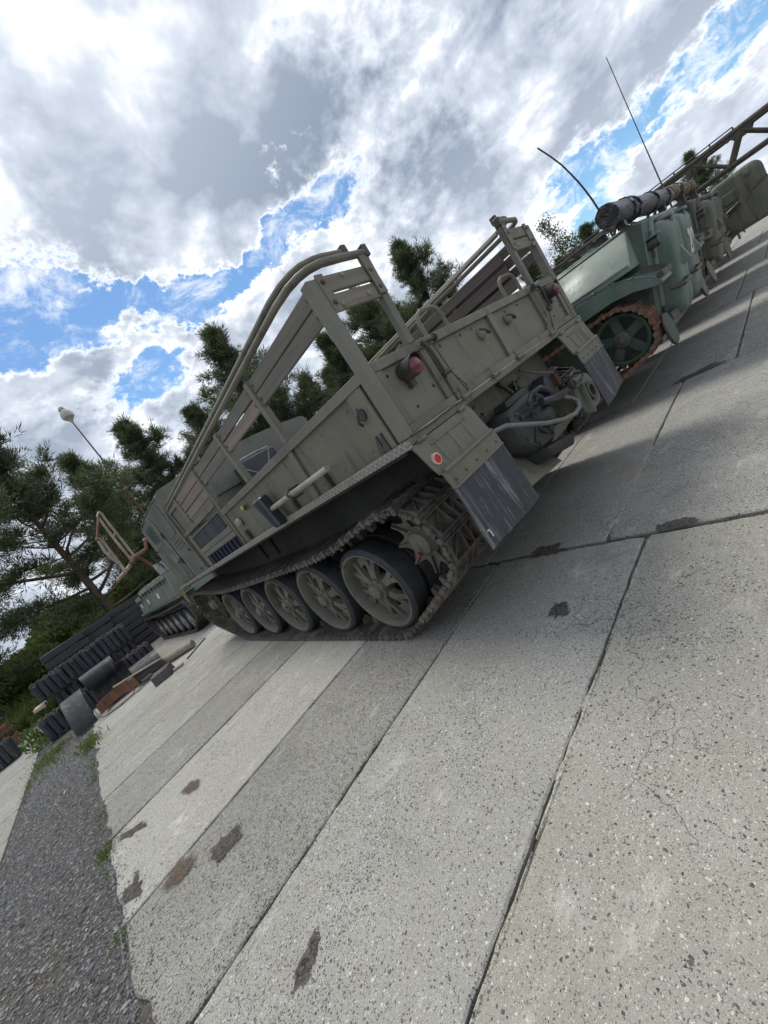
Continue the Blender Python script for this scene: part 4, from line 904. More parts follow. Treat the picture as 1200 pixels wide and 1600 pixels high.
# jerry can standing in the bed against the cab
jc = thing('jerry_can', 'grey ribbed fuel can with crossed embossing standing in the cargo bed', 'fuel can', (1.33, 4.05, 1.22))
prof = rrect(-.33, .33, .10, .98, .06)
MB().prism(prof, 'y', -.10, .10).build('can_body', 'darkmetal' if False else 'blackpaint', jc, False, .02)
for s in (-1, 1): MB().bar((-.24, -.105, .55+s*.30), (.24, -.105, .55-s*.30+.12), .02, .012, (0, 1, 0)).build('embossed_rib', 'galv', jc, False, .004)
MB().lathe([(.05, -.118), (.06, -.118), (.06, -.10), (.05, -.10)], (0, 0, .60), 'y', 16, True).build('embossed_ring', 'galv', jc)
MB().tube([(-.30, 0, 1.0), (-.10, 0, 1.015), (.10, 0, 1.015), (.30, 0, 1.0)], .017, 8).build('can_handle', 'galv', jc)
MB().box(-.33, .33, -.1, .1, .0+.055, .10).build('can_base', 'blackpaint', jc, False, .01)

# ------------------------------------------------------------------ infantry carriers in the row to the right
def door_mesh(x0, x1, z0, z1, rad, bulge=.10):
    """rounded bulging door in the local x-z plane, facing -y"""
    rings = [(1.0, 0.03), (1.0, -.015), (.965, -bulge*.55), (.90, -bulge*.86), (.80, -bulge*.97), (.45, -bulge*1.02)]
    cx, cz = (x0+x1)/2, (z0+z1)/2; base = rrect(x0, x1, z0, z1, rad, 5); v = []; f = []; n = len(base)
    hw, hh = (x1-x0)/2, (z1-z0)/2
    for s, y in rings:
        d = (1-s)*hw
        for x, z in base: v.append((cx+(x-cx)*(hw-d)/hw, y, cz+(z-cz)*(hh-d)/hh))
    for k in range(len(rings)-1): f += [(k*n+i, k*n+(i+1) % n, (k+1)*n+(i+1) % n, (k+1)*n+i) for i in range(n)]
    f.append(tuple(reversed(range((len(rings)-1)*n, len(rings)*n)))); f.append(tuple(range(n)))
    return MB().add(v, f)
lkb = link_mesh(.30, .15); lkb_r = lkb.copy(); lkb.materials.append(M['linkrust']); lkb_r.materials.append(M['link'])
def text_mesh(body, size):
    cu = bpy.data.curves.new('lettering', 'FONT'); cu.body = body; cu.size = size; cu.extrude = .0015; cu.offset = .008; cu.space_character = .95
    to = bpy.data.objects.new('lettering_tmp', cu); COL.objects.link(to); dg = bpy.context.evaluated_depsgraph_get()
    me = bpy.data.meshes.new_from_object(to.evaluated_get(dg)); bpy.data.objects.remove(to); me.name = 'lettering'; return me
def carrier(loc, label, pal, number=None, open_door=False, wheels=True, links=True):
    hull_m, top_m, fend_m, idl_m = pal
    t = thing('armoured_carrier', label, 'armoured vehicle', loc, 0, 'armoured carriers parked in a row')
    b = MB().prism([(-.13, .50), (-.43, 1.74), (-.30, 1.80), (.6, 1.80), (4.6, 1.72), (6.3, 1.15), (6.0, .55)], 'x', .42, 2.58); hull = b.build('hull', hull_m, t, False, .012)
    for fl in (0, 1):
        def q(bb):
            if fl: bb.v = [(3.0-x, y, z) for x, y, z in bb.v]
            return bb
        # sloped upper side
        b = MB(); ys = [(-.26, .06, 1.44), (.3, .03, 1.435), (5.0, .03, 1.42)]; v = []
        for y, x, z in ys: v += [(x, y, z-.05), (x, y, z), (.40, y-.02, 1.765), (.44, y-.02, 1.765), (.44, y, z-.05)]
        f = [(k*5+i, k*5+(i+1) % 5, (k+1)*5+(i+1) % 5, (k+1)*5+i) for k in range(2) for i in range(5)]+[(0, 1, 2, 3, 4), (14, 13, 12, 11, 10)]
        side = q(b.add(v, f)).build('upper_side', top_m, t, False, .008)
        q(MB().tube([(.04, -.25, 1.452), (.02, 2.0, 1.45), (.02, 5.0, 1.44)], .012, 6)).build('side_bead', top_m, side)
        if not fl:
            MB().tube([(.20, .75, 1.60), (.19, .60, 1.66), (.17, .50, 1.60), (.13, .50, 1.50), (.10, .65, 1.46)], .009, 6).build('side_cable', 'darkmetal', t)
        # curved rear mudguard
        arcp = [(1.6, 1.40), (.9, 1.415), (.45, 1.42), (.20, 1.41), (.0, 1.39), (-.16, 1.35), (-.30, 1.29), (-.40, 1.22), (-.46, 1.14)]
        b = MB(); v = []
        for x in (-.03, .46):
            for y, z in arcp: v += [(x, y, z), (x, y+.004, z-.022)]
        n = len(arcp); f = []
        for i in range(n-1):
            a0, a1 = 2*i, 2*i+2; o = 2*n
            f += [(a0, a1, o+a1, o+a0), (a0+1, o+a0+1, o+a1+1, a1+1), (a0, a0+1, a1+1, a1), (o+a0, o+a1, o+a1+1, o+a0+1)]
        f += [(0, 2*n, 2*n+1, 1), (2*n-2, 2*n-1, 4*n-1, 4*n-2)]
        mg_ = q(b.add(v, f)).build('mudguard', fend_m, t, False, 0, 50)
        sk = [(1.6, 1.38), (.9, 1.40), (.45, 1.40), (.0, 1.37), (-.16, 1.33), (-.30, 1.27), (-.40, 1.20), (-.46, 1.12), (-.40, 1.12), (-.2, 1.19), (.0, 1.215), (.3, 1.20), (.9, 1.18), (1.6, 1.16)]
        q(MB().prism(sk, 'x', -.032, -.010)).build('mudguard_skirt', fend_m, mg_, False, .004)
        for (y, z) in ((.35, 1.42), (.12, 1.405), (-.08, 1.375), (-.24, 1.32)): q(MB().bar((-.04, y, z), (.44, y, z+.006), .02, .012)).build('mudguard_rib', fend_m, mg_, False, .003)
        q(MB().bar((.0, -.46, 1.20), (.45, -.46, 1.20), .05, .05)).build('mudguard_edge', 'darkmetal', mg_)
        for x in (.06, .2, .34): q(MB().bar((x, -.30, 1.33), (x+.03, -.46, 1.24), .02, .03)).build('mudguard_stay', 'darkmetal', mg_)
        q(MB().prism(rrect(.05, .42, .46, .82, .16, 6), 'y', -.30, -.27)).build('wash_plate', idl_m, t, False, .01)
        # idler
        idl = MB().lathe([(.245, .02), (.285, .02), (.285, .10), (.245, .10)], (0, 0, 0), 'x', 30, True).lathe([(.0, .0), (.05, .005), (.09, .02), (.10, .05), (.10, .10)], (0, 0, 0), 'x', 18)
        for k in range(5):
            a = k*1.2566+.3; idl.bar((.055, .06*math.cos(a), .06*math.sin(a)), (.055, .25*math.cos(a), .25*math.sin(a)), .10, .035, (1, 0, 0))
        for k in range(16):
            a = k*.3927; idl.bar((.06, .26*math.cos(a), .26*math.sin(a)), (.06, .325*math.cos(a), .325*math.sin(a)), .045, .06, (1, 0, 0))
        if fl: idl.v = [(-x, y, z) for x, y, z in idl.v]
        io = idl.build('idler', idl_m, t, False, .006); io.location = (.02 if not fl else 2.98, .10, .80)
        cp = MB().lathe([(.0, -.012), (.024, -.01), (.03, .01)], (0, 0, 0), 'x', 10).build('hub_plug', 'rust', io)
        if wheels and not fl:
            for i in range(6):
                ww = MB().lathe([(.24, .03), (.30, .035), (.305, .10), (.305, .26), (.24, .27)], (0, 0, 0), 'x', 24, True).build('road_wheel', 'rubber', t); ww.location = (.0, 1.35+.74*i, .345)
                MB().lathe([(.0, .01), (.06, .015), (.08, .05), (.20, .11), (.24, .05), (.24, .2)], (0, 0, 0), 'x', 20).build('disc', idl_m, ww)
        if links:
            pth = [(.10+.335*math.cos(R(a)), .80+.335*math.sin(R(a))) for a in range(225, 79, -12)]+[(.7, 1.08), (1.6, 1.0), (3.2, .98), (5.2, 1.0), (5.6, .85), (5.7, .6), (5.4, .3), (5.0, .04), (3, .03), (1.6, .03), (1.25, .05)]
            place_links(pth, .15, lkb if not fl else lkb_r, t, -.01 if not fl else 2.71, skip=lambda m: m.x > 2.6 or (m.x > 1.3 and fl))
    # rear doors, hung on the sloping rear plate
    lean = math.atan2(.24, 1.24)
    for k, (x0, x1) in enumerate(((.66, 1.46), (1.52, 2.32))):
        zl, zh = 0.16, 1.22
        dd = door_mesh(x0, x1, zl, zh, .19, .21).build('rear_door', hull_m, t, False, 0, 50)
        if open_door and k == 0:
            pass
        dd.location = (0, -.14, .50); dd.rotation_euler = (lean, 0, 0)
        xm = (x0+x1)/2
        MB().hexa([(xm+.02, -.225, .66), (xm+.12, -.225, .66), (xm+.12, -.20, .66), (xm+.02, -.20, .66), (xm+.03, -.29, .70), (xm+.11, -.29, .70), (xm+.11, -.20, .90), (xm+.03, -.20, .90)]).build('vision_block', top_m, dd, False, .006)
        MB().hexa([(xm-.13, -.20, 1.08), (xm+.06, -.20, 1.08), (xm+.06, -.05, 1.12), (xm-.13, -.05, 1.12), (xm-.11, -.20, 1.20), (xm+.04, -.20, 1.20), (xm+.04, -.04, 1.23), (xm-.11, -.04, 1.23)]).build('periscope', 'blackpaint', dd, False, .006)
        MB().box(xm-.14, xm+.07, -.22, -.03, 1.20, 1.235).build('periscope_hood', top_m, dd, False, .006)
        MB().tube([(x0+.02, -.12, .50), (x0+.06, -.24, .50), (x0+.32, -.26, .52), (x0+.36, -.20, .52)], .022, 7).build('door_handle', 'darkmetal', dd)
        for z in (.30, .95):
            hx = x0-.02 if k == 0 else x1+.02
            MB().cyl((hx, -.03, z-.06), (hx, -.03, z+.06), .03, 8).bar((hx, -.03, z), (xm, -.10, z), .03, .03).build('door_hinge', 'darkmetal', dd)
        if number and k == 1:
            me = text_mesh(number, .40); me.materials.append(M['white'])
            to = link(bpy.data.objects.new('painted_number', me), dd); to.location = (xm-.24, -.2170, .70); to.rotation_euler = (math.pi/2, 0, 0)
    # door surround and small fittings
    MB().tube([(.66, -.16, .62), (.66, -.42, 1.62), (.74, -.44, 1.72), (2.26, -.44, 1.72), (2.34, -.42, 1.62), (2.34, -.16, .62)], .028, 8).build('door_surround', top_m, t)
    for (x, z) in ((.52, 1.50), (2.48, 1.50)):
        lo = MB().lathe([(.0, -.06), (.05, -.055), (.06, -.02), (.06, .05)], (x, -.42, z), 'y', 16).build('rear_lamp', 'darkmetal', t)
        MB().prism([(x-.08, z+.05), (x+.08, z+.05), (x+.07, z+.07), (x-.07, z+.07)], 'y', -.51, -.36).build('lamp_guard', fend_m, lo, False, .004)
    for z in (.72, 1.14): MB().bar((.46, -.22-(z-.5)*.24, z), (.70, -.25-(z-.5)*.24, z), .06, .09).build('tow_bracket', 'darkmetal', t, False, .008)
    for (y, x) in ((.1, .7), (.9, .6), (1.7, .62), (.5, 1.5), (1.4, 2.2)):
        hb = MB().prism(rrect(x-.05, x+.62, y, y+.62, .09), 'z', 1.785, 1.835).build('roof_hatch', top_m, t, False, .008)
        MB().box(x+.02, x+.20, y-.10, y-.02, 1.80, 1.90).build('roof_periscope', 'darkmetal', hb, False, .008)
        MB().box(x+.0, x+.22, y-.12, y+.0, 1.90, 1.92).build('periscope_cap', top_m, hb)
    b = MB(); 
    for k in range(14): b.lathe([(.0, .014), (.012, .011), (.014, .0)], (.43, .1+k*.33, 1.768), 'z', 6)
    b.build('roof_bolts', 'darkmetal', t)
    return t
PAL1 = ('green', 'green_pale', 'green', 'teal'); PAL2 = ('green2', 'green2', 'green2', 'green2')
c1 = carrier((3.80, 0, 0), 'pale green tracked carrier beside the tractor, number 20 on its rear door', PAL1, '20')
for ch in c1.children:
    if ch.name.startswith('mudguard'): ch.data.materials[0] = paint('dark_teal_mudguard', (.075, .125, .110), .4, .15, (.16, .17, .14), .3) if 'dark_teal_mudguard' not in bpy.data.materials else bpy.data.materials['dark_teal_mudguard']
MB().tube([(1.95, .2, 1.78), (1.95, .2, 2.2), (1.92, .2, 2.32), (1.87, .2, 2.45), (1.79, .2, 2.58), (1.68, .2, 2.71), (1.54, .2, 2.83), (1.38, .2, 2.95), (1.14, .2, 3.06), (.87, .2, 3.16)], [.014, .014, .012, .012, .011, .011, .010, .010, .009, .009], 6).build('whip_antenna', 'antenna', c1)
c2 = carrier((7.55, .02, 0), 'worn olive tracked carrier, second in the row behind the pale green one', PAL2, None, False, True, True)
MB().tube([(2.95, .2, 1.78), (3.03, .2, 2.4), (3.2, .2, 3.4), (3.55, .2, 5.2)], [.018, .014, .010, .007], 6).build('whip_antenna', 'antenna', c2)
# third carrier with its rear door swung wide open
c3 = carrier((11.25, .1, 0), 'dark olive tracked carrier with a rear door swung open, far end of the row', PAL2, None, False, True, True)
dd = door_mesh(0, .86, 0, 1.06, .16, .07).build('open_rear_door', 'green2', c3, False, 0, 50); dd.location = (-.25, -.36, .76); dd.rotation_euler = (0, 0, -math.pi/2)
tag(dd, 'wide open rear door seen from its outer side')
MB().lathe([(.0, -.10), (.03, -.10), (.055, -.09), (.06, -.06)], (.62, 0, .93), 'y', 16).build('port_cover', 'green2', dd)
MB().prism(rrect(.16, .42, .60, .80, .05), 'y', -.10, -.06).build('vision_block', 'green2', dd, False, .01)
MB().bar((.12, -.10, .44), (.40, -.10, .52), .06, .07).build('door_handle', 'blackpaint', dd, False, .008)
MB().bar((.62, -.08, .60), (.86, -.08, .68), .015, .02).build('door_rod', 'darkmetal', dd)

c4 = copy_tree(c2)
for ch in list(c4.children):
    if ch.name.startswith('whip_antenna'): bpy.data.objects.remove(ch)
c4.location = (15.3, .1, 0); tag(c4, 'olive tracked carrier last in the row, behind the open door', 'armoured vehicle', 'armoured carriers parked in a row')
# wrapped rolls lying across the carriers' roofs
def roll(name, label, cat, x0, x1, y, z, r, mat, seed, parts=True):
    t = thing(name, label, cat, (x0, y, z-r)); b = MB(); n = 22; m = 26; Lx = x1-x0; v = []; f = []
    for i in range(m+1):
        for k in range(n):
            a = 2*math.pi*k/n; x = Lx*i/m
            rr = r*(1+.10*noise.noise((x*2.2+seed, math.cos(a)*1.5, math.sin(a)*1.5))+.05*noise.noise((x*9, a*2, seed)))
            if i in (0, m): rr *= .96
            v.append((x, rr*math.cos(a), r+rr*math.sin(a)))
    f = [(i*n+k, i*n+(k+1) % n, (i+1)*n+(k+1) % n, (i+1)*n+k) for i in range(m) for k in range(n)]+[tuple(range(n)), tuple(reversed(range(m*n, m*n+n)))]
    b.add(v, f).build('wrapping', mat, t, False, 0, 60)
    for xs in (.22*Lx, .30*Lx, .62*Lx, .9*Lx):
        MB().tube([(xs+rnd.uniform(-.04, .04), r*1.06*math.cos(R(a)), r+r*1.06*math.sin(R(a))) for a in range(0, 361, 24)], .012, 6).build('rope', 'blackpaint', t)
    return t
lg = roll('wrapped_log', 'black tarpaulin-wrapped log lashed across the roof of the pale green carrier', 'log', 3.74, 6.75, -.30, 1.955, .112, 'tarp', 1.)
MB().bar((.35, 0, -.05), (.35, 0, .02), .08, .10).build('cradle', 'blackpaint', lg); MB().bar((2.5, 0, -.05), (2.5, 0, .02), .08, .10).build('cradle', 'blackpaint', lg)
lg2 = roll('camouflage_roll', 'brown camouflage roll lashed across the roof of the worn olive carrier', 'roll', 7.1, 9.6, -.28, 2.01, .10, 'camo', 5.)
MB().bar((.9, 0, -.24), (.9, 0, .02), .10, .12).build('cradle', 'darkmetal', lg2); MB().bar((2.2, 0, -.24), (2.2, 0, .02), .10, .12).build('cradle', 'darkmetal', lg2)

# lattice boom
bm_ = thing('lattice_boom', 'dark green tubular lattice boom running above the far carriers', 'crane boom', (11.5, 3.0, 0))
def seg(a, b, r, nm_='strut', mat='boom'): return MB().tube([(a[0], a[1]-3.0, a[2]), (b[0], b[1]-3.0, b[2])], r, 10).build(nm_, mat, bm_)
for x in (0, .75):
    seg((x, -4.5, 2.47), (x, 6.5, 2.55), .047, 'chord'); seg((x, -4.5, 1.93), (x, 6.5, 2.06), .043, 'chord')
    for k in range(12):
        y = -4.2+k*.8
        seg((x, y, 2.46), (x, y+.32, 1.98), .034); seg((x, y+.32, 1.98), (x, y+.8, 2.46), .034)
        MB().hexa([(x-.02, y-3.13, 2.36), (x+.02, y-3.13, 2.36), (x+.02, y-2.87, 2.36), (x-.02, y-2.87, 2.36), (x-.02, y-3.2, 2.46), (x+.02, y-3.2, 2.46), (x+.02, y-2.8, 2.46), (x-.02, y-2.8, 2.46)]).build('gusset_plate', 'boom', bm_, False, .004)
for k in range(9): seg((0, -4.2+k*1.15, 2.47), (.75, -4.2+k*1.15, 2.47), .03); 
for z in (2.54, 2.60): seg((-.02, -.93, z-.02), (-.02, 3.5, z+.03), .013, 'handrail')
seg((-.02, -.93, 2.52), (-.02, -.93, 2.58), .013, 'handrail')
for y in (-.55, .1, .8, 1.6, 2.4): seg((-.02, y, 2.46), (-.02, y, 2.6), .013, 'handrail')
for y in (1.2, 4.8): MB().bar((.37, y-3, 1.80), (.37, y-3, 2.02), .8, .3, (0, 1, 0)).build('boom_rest', 'boom', bm_, False, .01)

# ------------------------------------------------------------------ grey-green vehicle ahead on the left
v4 = thing('tracked_carrier', 'low grey-green tracked vehicle with lidded side boxes ahead of the tractor', 'armoured vehicle', (.33, 9.0, 0), R(4.2))
MB().prism([(.1, .55), (.15, 1.66), (3.6, 1.60), (4.4, 1.05), (4.2, .6)], 'x', .40, 2.3).build('hull', 'green4', v4, False, .015)
MB().box(.0, .42, .05, 4.45, .945, .985).build('fender', 'green4', v4, False, .006); MB().box(2.28, 2.7, .05, 4.45, .945, .985).build('fender', 'green4', v4, False, .006)
for y0, y1 in ((.15, .95), (1.0, 2.05), (2.1, 3.2), (3.25, 4.1)):
    h_ = 1.60 if y1 < 3.5 else 1.48
    bx_ = MB().hexa([(.02, y0, .99), (.40, y0, .99), (.40, y1, .99), (.02, y1, .99), (.10, y0, h_), (.40, y0, h_), (.40, y1, h_-.03), (.10, y1, h_-.03)]).build('side_box', 'green4', v4, False, .012)
    MB().hexa([(.03, y0+.02, h_-.11), (.06, y0+.02, h_-.11), (.06, y1-.02, h_-.13), (.03, y1-.02, h_-.13), (.06, y0+.02, h_+.02), (.42, y0+.02, h_+.02), (.42, y1-.02, h_-.01), (.06, y1-.02, h_-.01)]).build('lid', 'green4', bx_, False, .008)
    for k in range(3):
        y = y0+(y1-y0)*(k+.5)/3; MB().box(-.005, .03, y-.02, y+.02, h_-.2, h_-.1).build('latch', 'darkmetal', bx_)
for y in (1.55, 2.75, 3.7): MB().hexa([(.030, y-.09, 1.16), (.034, y-.09, 1.16), (.034, y+.09, 1.16), (.030, y+.09, 1.16), (.052, y-.09, 1.30), (.056, y-.09, 1.30), (.056, y+.09, 1.30), (.052, y+.09, 1.30)]).build('painted_plate', 'white', v4)
for k in range(26): MB().lathe([(.0, -.016), (.012, -.012), (.014, .0)], (.0, .15+k*.165, .966), 'x', 6).build('rivet', 'darkmetal', v4)
lk4 = link_mesh(.34, .125); lk4.materials.append(M['link'])
p4 = [(.12+.28*math.cos(R(a)), .56+.28*math.sin(R(a))) for a in range(230, 79, -15)]+[(1, .80), (2.5, .77), (4.0, .80)]+[(4.3+.26*math.cos(R(a)), .56+.26*math.sin(R(a))) for a in range(85, -61, -15)]+[(3.9, .04), (2, .03), (.7, .03), (.5, .05)]
place_links(p4, .125, lk4, v4, .0)
for i in range(6):
    w_ = MB().lathe([(.22, .04), (.285, .045), (.29, .10), (.29, .24), (.22, .25)], (0, 0, 0), 'x', 26, True).build('road_wheel', 'rubber', v4); w_.location = (.02, .62+.62*i, .345)
    d_ = MB().lathe([(.0, .01), (.06, .015), (.08, .05), (.19, .12), (.225, .05), (.225, .2)], (0, 0, 0), 'x', 22)
    for k in range(6): d_.bar((.06, .05*math.cos(k*1.047), .05*math.sin(k*1.047)), (.085, .21*math.cos(k*1.047), .21*math.sin(k*1.047)), .05, .03, (1, 0, 0))
    d_.build('disc', 'galv', w_)
MB().prism(rrect(.9, 1.8, .9, 1.9, .2), 'z', 1.66, 1.74).build('roof_hatch', 'green4', v4, False, .01)
MB().box(.55, .95, .3, .9, 1.65, 1.95).build('equipment_box', 'darkmetal', v4, False, .02)
MB().hexa([(.5, .2, 1.66), (1.6, .2, 1.66), (1.6, .9, 1.66), (.5, .9, 1.66), (.7, .35, 2.35), (1.5, .35, 2.35), (1.5, .8, 2.35), (.7, .8, 2.35)]).build('cupola', 'green4', v4, False, .02)
# tubular frame standing on it
fr = thing('tubular_frame', 'rusty beige tubular rack standing up on the grey-green vehicle', 'rack', (.35, 10.0, 1.6))
def tb(pts, r=.03, mat='beige_tube', nm_='tube'): return MB().tube([(x-.35, y-10, z-1.6) for x, y, z in pts], r, 8).build(nm_, mat, fr)
tb([(-.30, 9.9, 2.05), (-.06, 10, 2.13), (.14, 10, 2.21)], .045); tb([(.14, 10, 2.22), (.3, 10, 2.30), (.62, 10, 2.34), (.72, 10.0, 2.52), (.95, 10, 2.55)], .05, 'rust')
tb([(.32, 10, 2.28), (.33, 10, 3.45), (.34, 10, 3.58), (.30, 9.95, 3.62)], .03); tb([(.30, 9.95, 3.62), (.22, 9.9, 3.55), (.20, 9.9, 2.9), (.20, 9.9, 2.24)], .03)
tb([(.30, 9.95, 3.62), (-.12, 9.6, 3.05)], .024, 'rust'); tb([(-.12, 9.6, 3.07), (-.04, 9.7, 3.02), (-.04, 9.9, 2.12)], .03); tb([(-.12, 9.6, 3.0), (-.14, 9.7, 2.72), (-.12, 9.7, 2.55), (-.05, 9.85, 2.35), (-.05, 9.95, 2.13)], .03, 'galv')
tb([(.33, 10, 3.05), (.20, 9.9, 2.95)], .02); tb([(-.04, 9.75, 2.72), (-.13, 9.7, 2.62)], .018)
tb([(.80, 10.0, 2.52), (.85, 10.1, 1.64)], .045, 'rust', 'leg'); tb([(.35, 10.0, 2.30), (.62, 10.0, 1.62)], .04, 'rust', 'leg')

# ------------------------------------------------------------------ scrap: track bundles, beams, rubber belting
padb = MB(); padb.box(-.062, .062, -.03, .03, .02, .45).box(-.05, .05, -.055, -.03, .05, .42).box(-.018, .018, -.075, -.055, .03, .44); pad_me = padb.mesh('rubber_pad', bevel=.008); pad_me.materials.append(M['pad'])
pinb = MB().tube([(-.06, 0, .46), (.06, 0, .46)], .018, 6).box(-.02, .02, -.03, .03, .44, .50); pin_me = pinb.mesh('track_pin'); pin_me.materials.append(M['link'])
def bundle(label, x0, x1, y, z, rows, rz=0., hscale=1., mat=None, pitch=.135):
    t = thing('track_bundle', label, 'track bundle', (x0, y, z), rz, 'stacked track bundles'); n = int((x1-x0)/pitch)
    for r_ in range(rows):
        for k in range(n):
            o = inst('rubber_pad', pad_me if mat is None else mat, t); o.location = (k*pitch+.07, r_*.16, max(-.01, .03*noise.noise((k*.35, r_*2.1, x0)))+rnd.uniform(-.008, .012)); o.scale = (rnd.uniform(.92, 1.06), 1, hscale*rnd.uniform(.95, 1.03)); o.rotation_euler = (rnd.uniform(-.08, .08), rnd.uniform(-.03, .03), rnd.uniform(-.09, .09))
            q = inst('track_pin', pin_me, t); q.location = (k*pitch+.07, r_*.16, (.45*hscale-.45)+rnd.uniform(-.01, .01)); q.rotation_euler = (0, 0, rnd.uniform(-.5, .5))
    return t
bundle('black rubber-padded track bundle lying on the gravel behind the belting', -2.98, -.42, 10.35, -.02, 3, 0, 1.05)
bundle('long black track bundle resting on top of the lower bundles', -2.80, -.62, 11.35, .70, 3, .03, 1.0)
bundle('black track bundle supporting the long upper bundle', -2.60, -.6, 11.5, -.02, 3, .0, 1.5)
bundle('short black track bundle on the pale slab at the left edge', -6.1, -3.62, 11.9, -.02, 3, .0, 1.1)
rp = MB().box(-.062, .062, -.03, .03, .02, .30).box(-.03, .03, -.05, -.03, .05, .10).box(-.03, .03, -.05, -.03, .2, .26); rp_me = rp.mesh('rusty_shoe', bevel=.006); rp_me.materials.append(M['rust'])
for j in range(3): bundle(('rust-brown track layer at the bottom of the red heap', 'rust-brown track layer in the middle of the red heap', 'rust-brown track layer on top of the red heap')[j], -6.6+.1*j, -3.55-.10*j, 12.9+.05*j, .12+.32*j, 3, .02*j, 1., rp_me)
for k in range(2): MB().box(-2.75+k*1.7, -2.55+k*1.7, 11.3, 11.85, .645, .70) if False else None
# squared timbers under the long bundle and the beams behind it
tag(MB().hexa([(-2.98, 11.2, .62), (-2.75, 11.2, .60), (-2.75, 11.9, .60), (-2.98, 11.9, .62), (-2.98, 11.2, .69), (-2.75, 11.2, .68), (-2.75, 11.9, .68), (-2.98, 11.9, .69)]).build('wood_block', 'plank', None, False, .008), 'pale wooden block wedged under the left end of the long track bundle', 'wood block')
nb = 0
for x0, x1, y, ztop, nl in ((-2.55, -1.45, 14.2, 1.62, 7), (-1.55, -.55, 14.6, 1.60, 7), (-.70, .55, 14.9, 1.62, 7)):
    for j in range(nl):
        hh = .205; z1 = ztop-j*.23; xa = x0+rnd.uniform(-.10, .10); xb = x1+rnd.uniform(-.1, .12)
        if z1-hh < 0: continue
        o = MB().hexa([(xa, y-.02*j, z1-hh), (xb, y+.05, z1-hh), (xb, y+.8, z1-hh), (xa, y+.75, z1-hh), (xa, y-.02*j, z1), (xb, y+.05, z1-.01), (xb, y+.8, z1-.01), (xa, y+.75, z1)]).build('timber_beam', 'beam', None, False, .015)
        tag(o, 'dark tarred timber beam in the stacks under the pines', 'timber', 'stacked timber beams')

def sheet(name, mat, pts_fn, nu, nv, th, label, cat):
    """curved sheet with thickness from a parametric centre surface"""
    v = []; nrm = []
    for j in range(nv+1):
        for i in range(nu+1):
            u, t = i/nu, j/nv; p = Vector(pts_fn(u, t)); e = 1e-3
            du = Vector(pts_fn(min(1, u+e), t))-Vector(pts_fn(max(0, u-e), t)); dt = Vector(pts_fn(u, min(1, t+e)))-Vector(pts_fn(u, max(0, t-e)))
            v.append(p); nrm.append(du.cross(dt).normalized())
    n0 = len(v); vv = [tuple(p+m*th/2) for p, m in zip(v, nrm)]+[tuple(p-m*th/2) for p, m in zip(v, nrm)]; f = []
    for j in range(nv):
        for i in range(nu):
            q = (j*(nu+1)+i, j*(nu+1)+i+1, (j+1)*(nu+1)+i+1, (j+1)*(nu+1)+i); f += [q, tuple(n0+k for k in reversed(q))]
    rim = [i for i in range(nu+1)]+[j*(nu+1)+nu for j in range(1, nv+1)]+[nv*(nu+1)+i for i in range(nu-1, -1, -1)]+[j*(nu+1) for j in range(nv-1, 0, -1)]
    f += [(rim[i], rim[(i+1) % len(rim)], n0+rim[(i+1) % len(rim)], n0+rim[i]) for i in range(len(rim))]
    return tag(MB().add(vv, f).build(name, mat, None, False, 0, 50), label, cat)
def S1(u, t):   # broad belt arching up and back
    a = u*math.pi*.95; return (-2.46+.36*t+.10*u, 8.35+.12*t+.85*u**1.3, .015+.66*math.sin(a*.60)*(1-.10*u))
sheet('rubber_belt', 'band', S1, 18, 4, .02, 'broad black rubber belt arched against the track bundle', 'rubber belt')
def S2(u, t): a = R(-40)+u*R(300); return (-1.95+.62*t, 9.35+.19*math.cos(a), .62+.17*math.sin(a))
sheet('rolled_belt', 'band', S2, 20, 3, .02, 'grey rolled-up rubber belt on top of the belting pile', 'rubber belt')
def S3(u, t): a = R(200)+u*R(230); return (-1.9+.7*t, 9.1+.36*math.cos(a), .31+.29*math.sin(a))
sheet('rubber_trough', 'band', S3, 18, 3, .025, 'curled black rubber trough below the rolled belt', 'rubber belt')
def S4(u, t): a = R(20)+u*R(150); return (-1.30+.55*t+.05*math.sin(a), 8.65+.34*math.cos(a), .03+.36*math.sin(a))
sheet('bowed_rubber_mat', 'band', S4, 16, 3, .025, 'black rubber mat bowed over beside the log', 'rubber mat')
def S5(u, t): return (-2.0+.72*u, 8.42+.10*math.sin(u*3.1)-.28*u, .05+.20*t+.05*math.sin(u*3.1))
sheet('rusty_strip', 'rust', S5, 14, 2, .012, 'rust-red bent steel strip at the front of the belting', 'steel strip')
tag(MB().tube([(-2.05, 8.5, .18), (-2.06, 8.33, .06), (-1.95, 8.18, .012), (-1.7, 8.08, .012), (-1.45, 8.10, .03), (-1.32, 8.2, .12)], .010, 6).build('wire_hoop', 'darkmetal'), 'thin bent wire hoop in front of the rusty strip', 'wire')
tag(MB().hexa([(-1.17, 7.15, .0), (-.86, 7.10, .0), (-.72, 7.42, .0), (-1.05, 7.50, .0), (-1.16, 7.2, .17), (-.86, 7.14, .17), (-.74, 7.42, .17), (-1.05, 7.5, .17)]).build('rusty_block', 'darkmetal', None, False, .012), 'dark rusty steel block lying on the slabs beside the log', 'steel block')
pg = MB().tube([(-.18, 7.95, .085), (-.55, 8.32, .085), (-.95, 8.75, .085)], [.078, .084, .08], 14)
tag(pg.build('fallen_log', 'logwood'), 'weathered round log lying beside the tractor nose', 'log')
MB().lathe([(.0, 0), (.06, 0)], (-.18, 7.95, .085), 'y', 12)
tag(MB().bar((-1.62, 8.35, .33), (-.72, 8.35, .20), .06, .03).build('loose_lath', 'plank', None, False, .004), 'pale wooden lath sticking out of the rubber pile', 'wood lath')
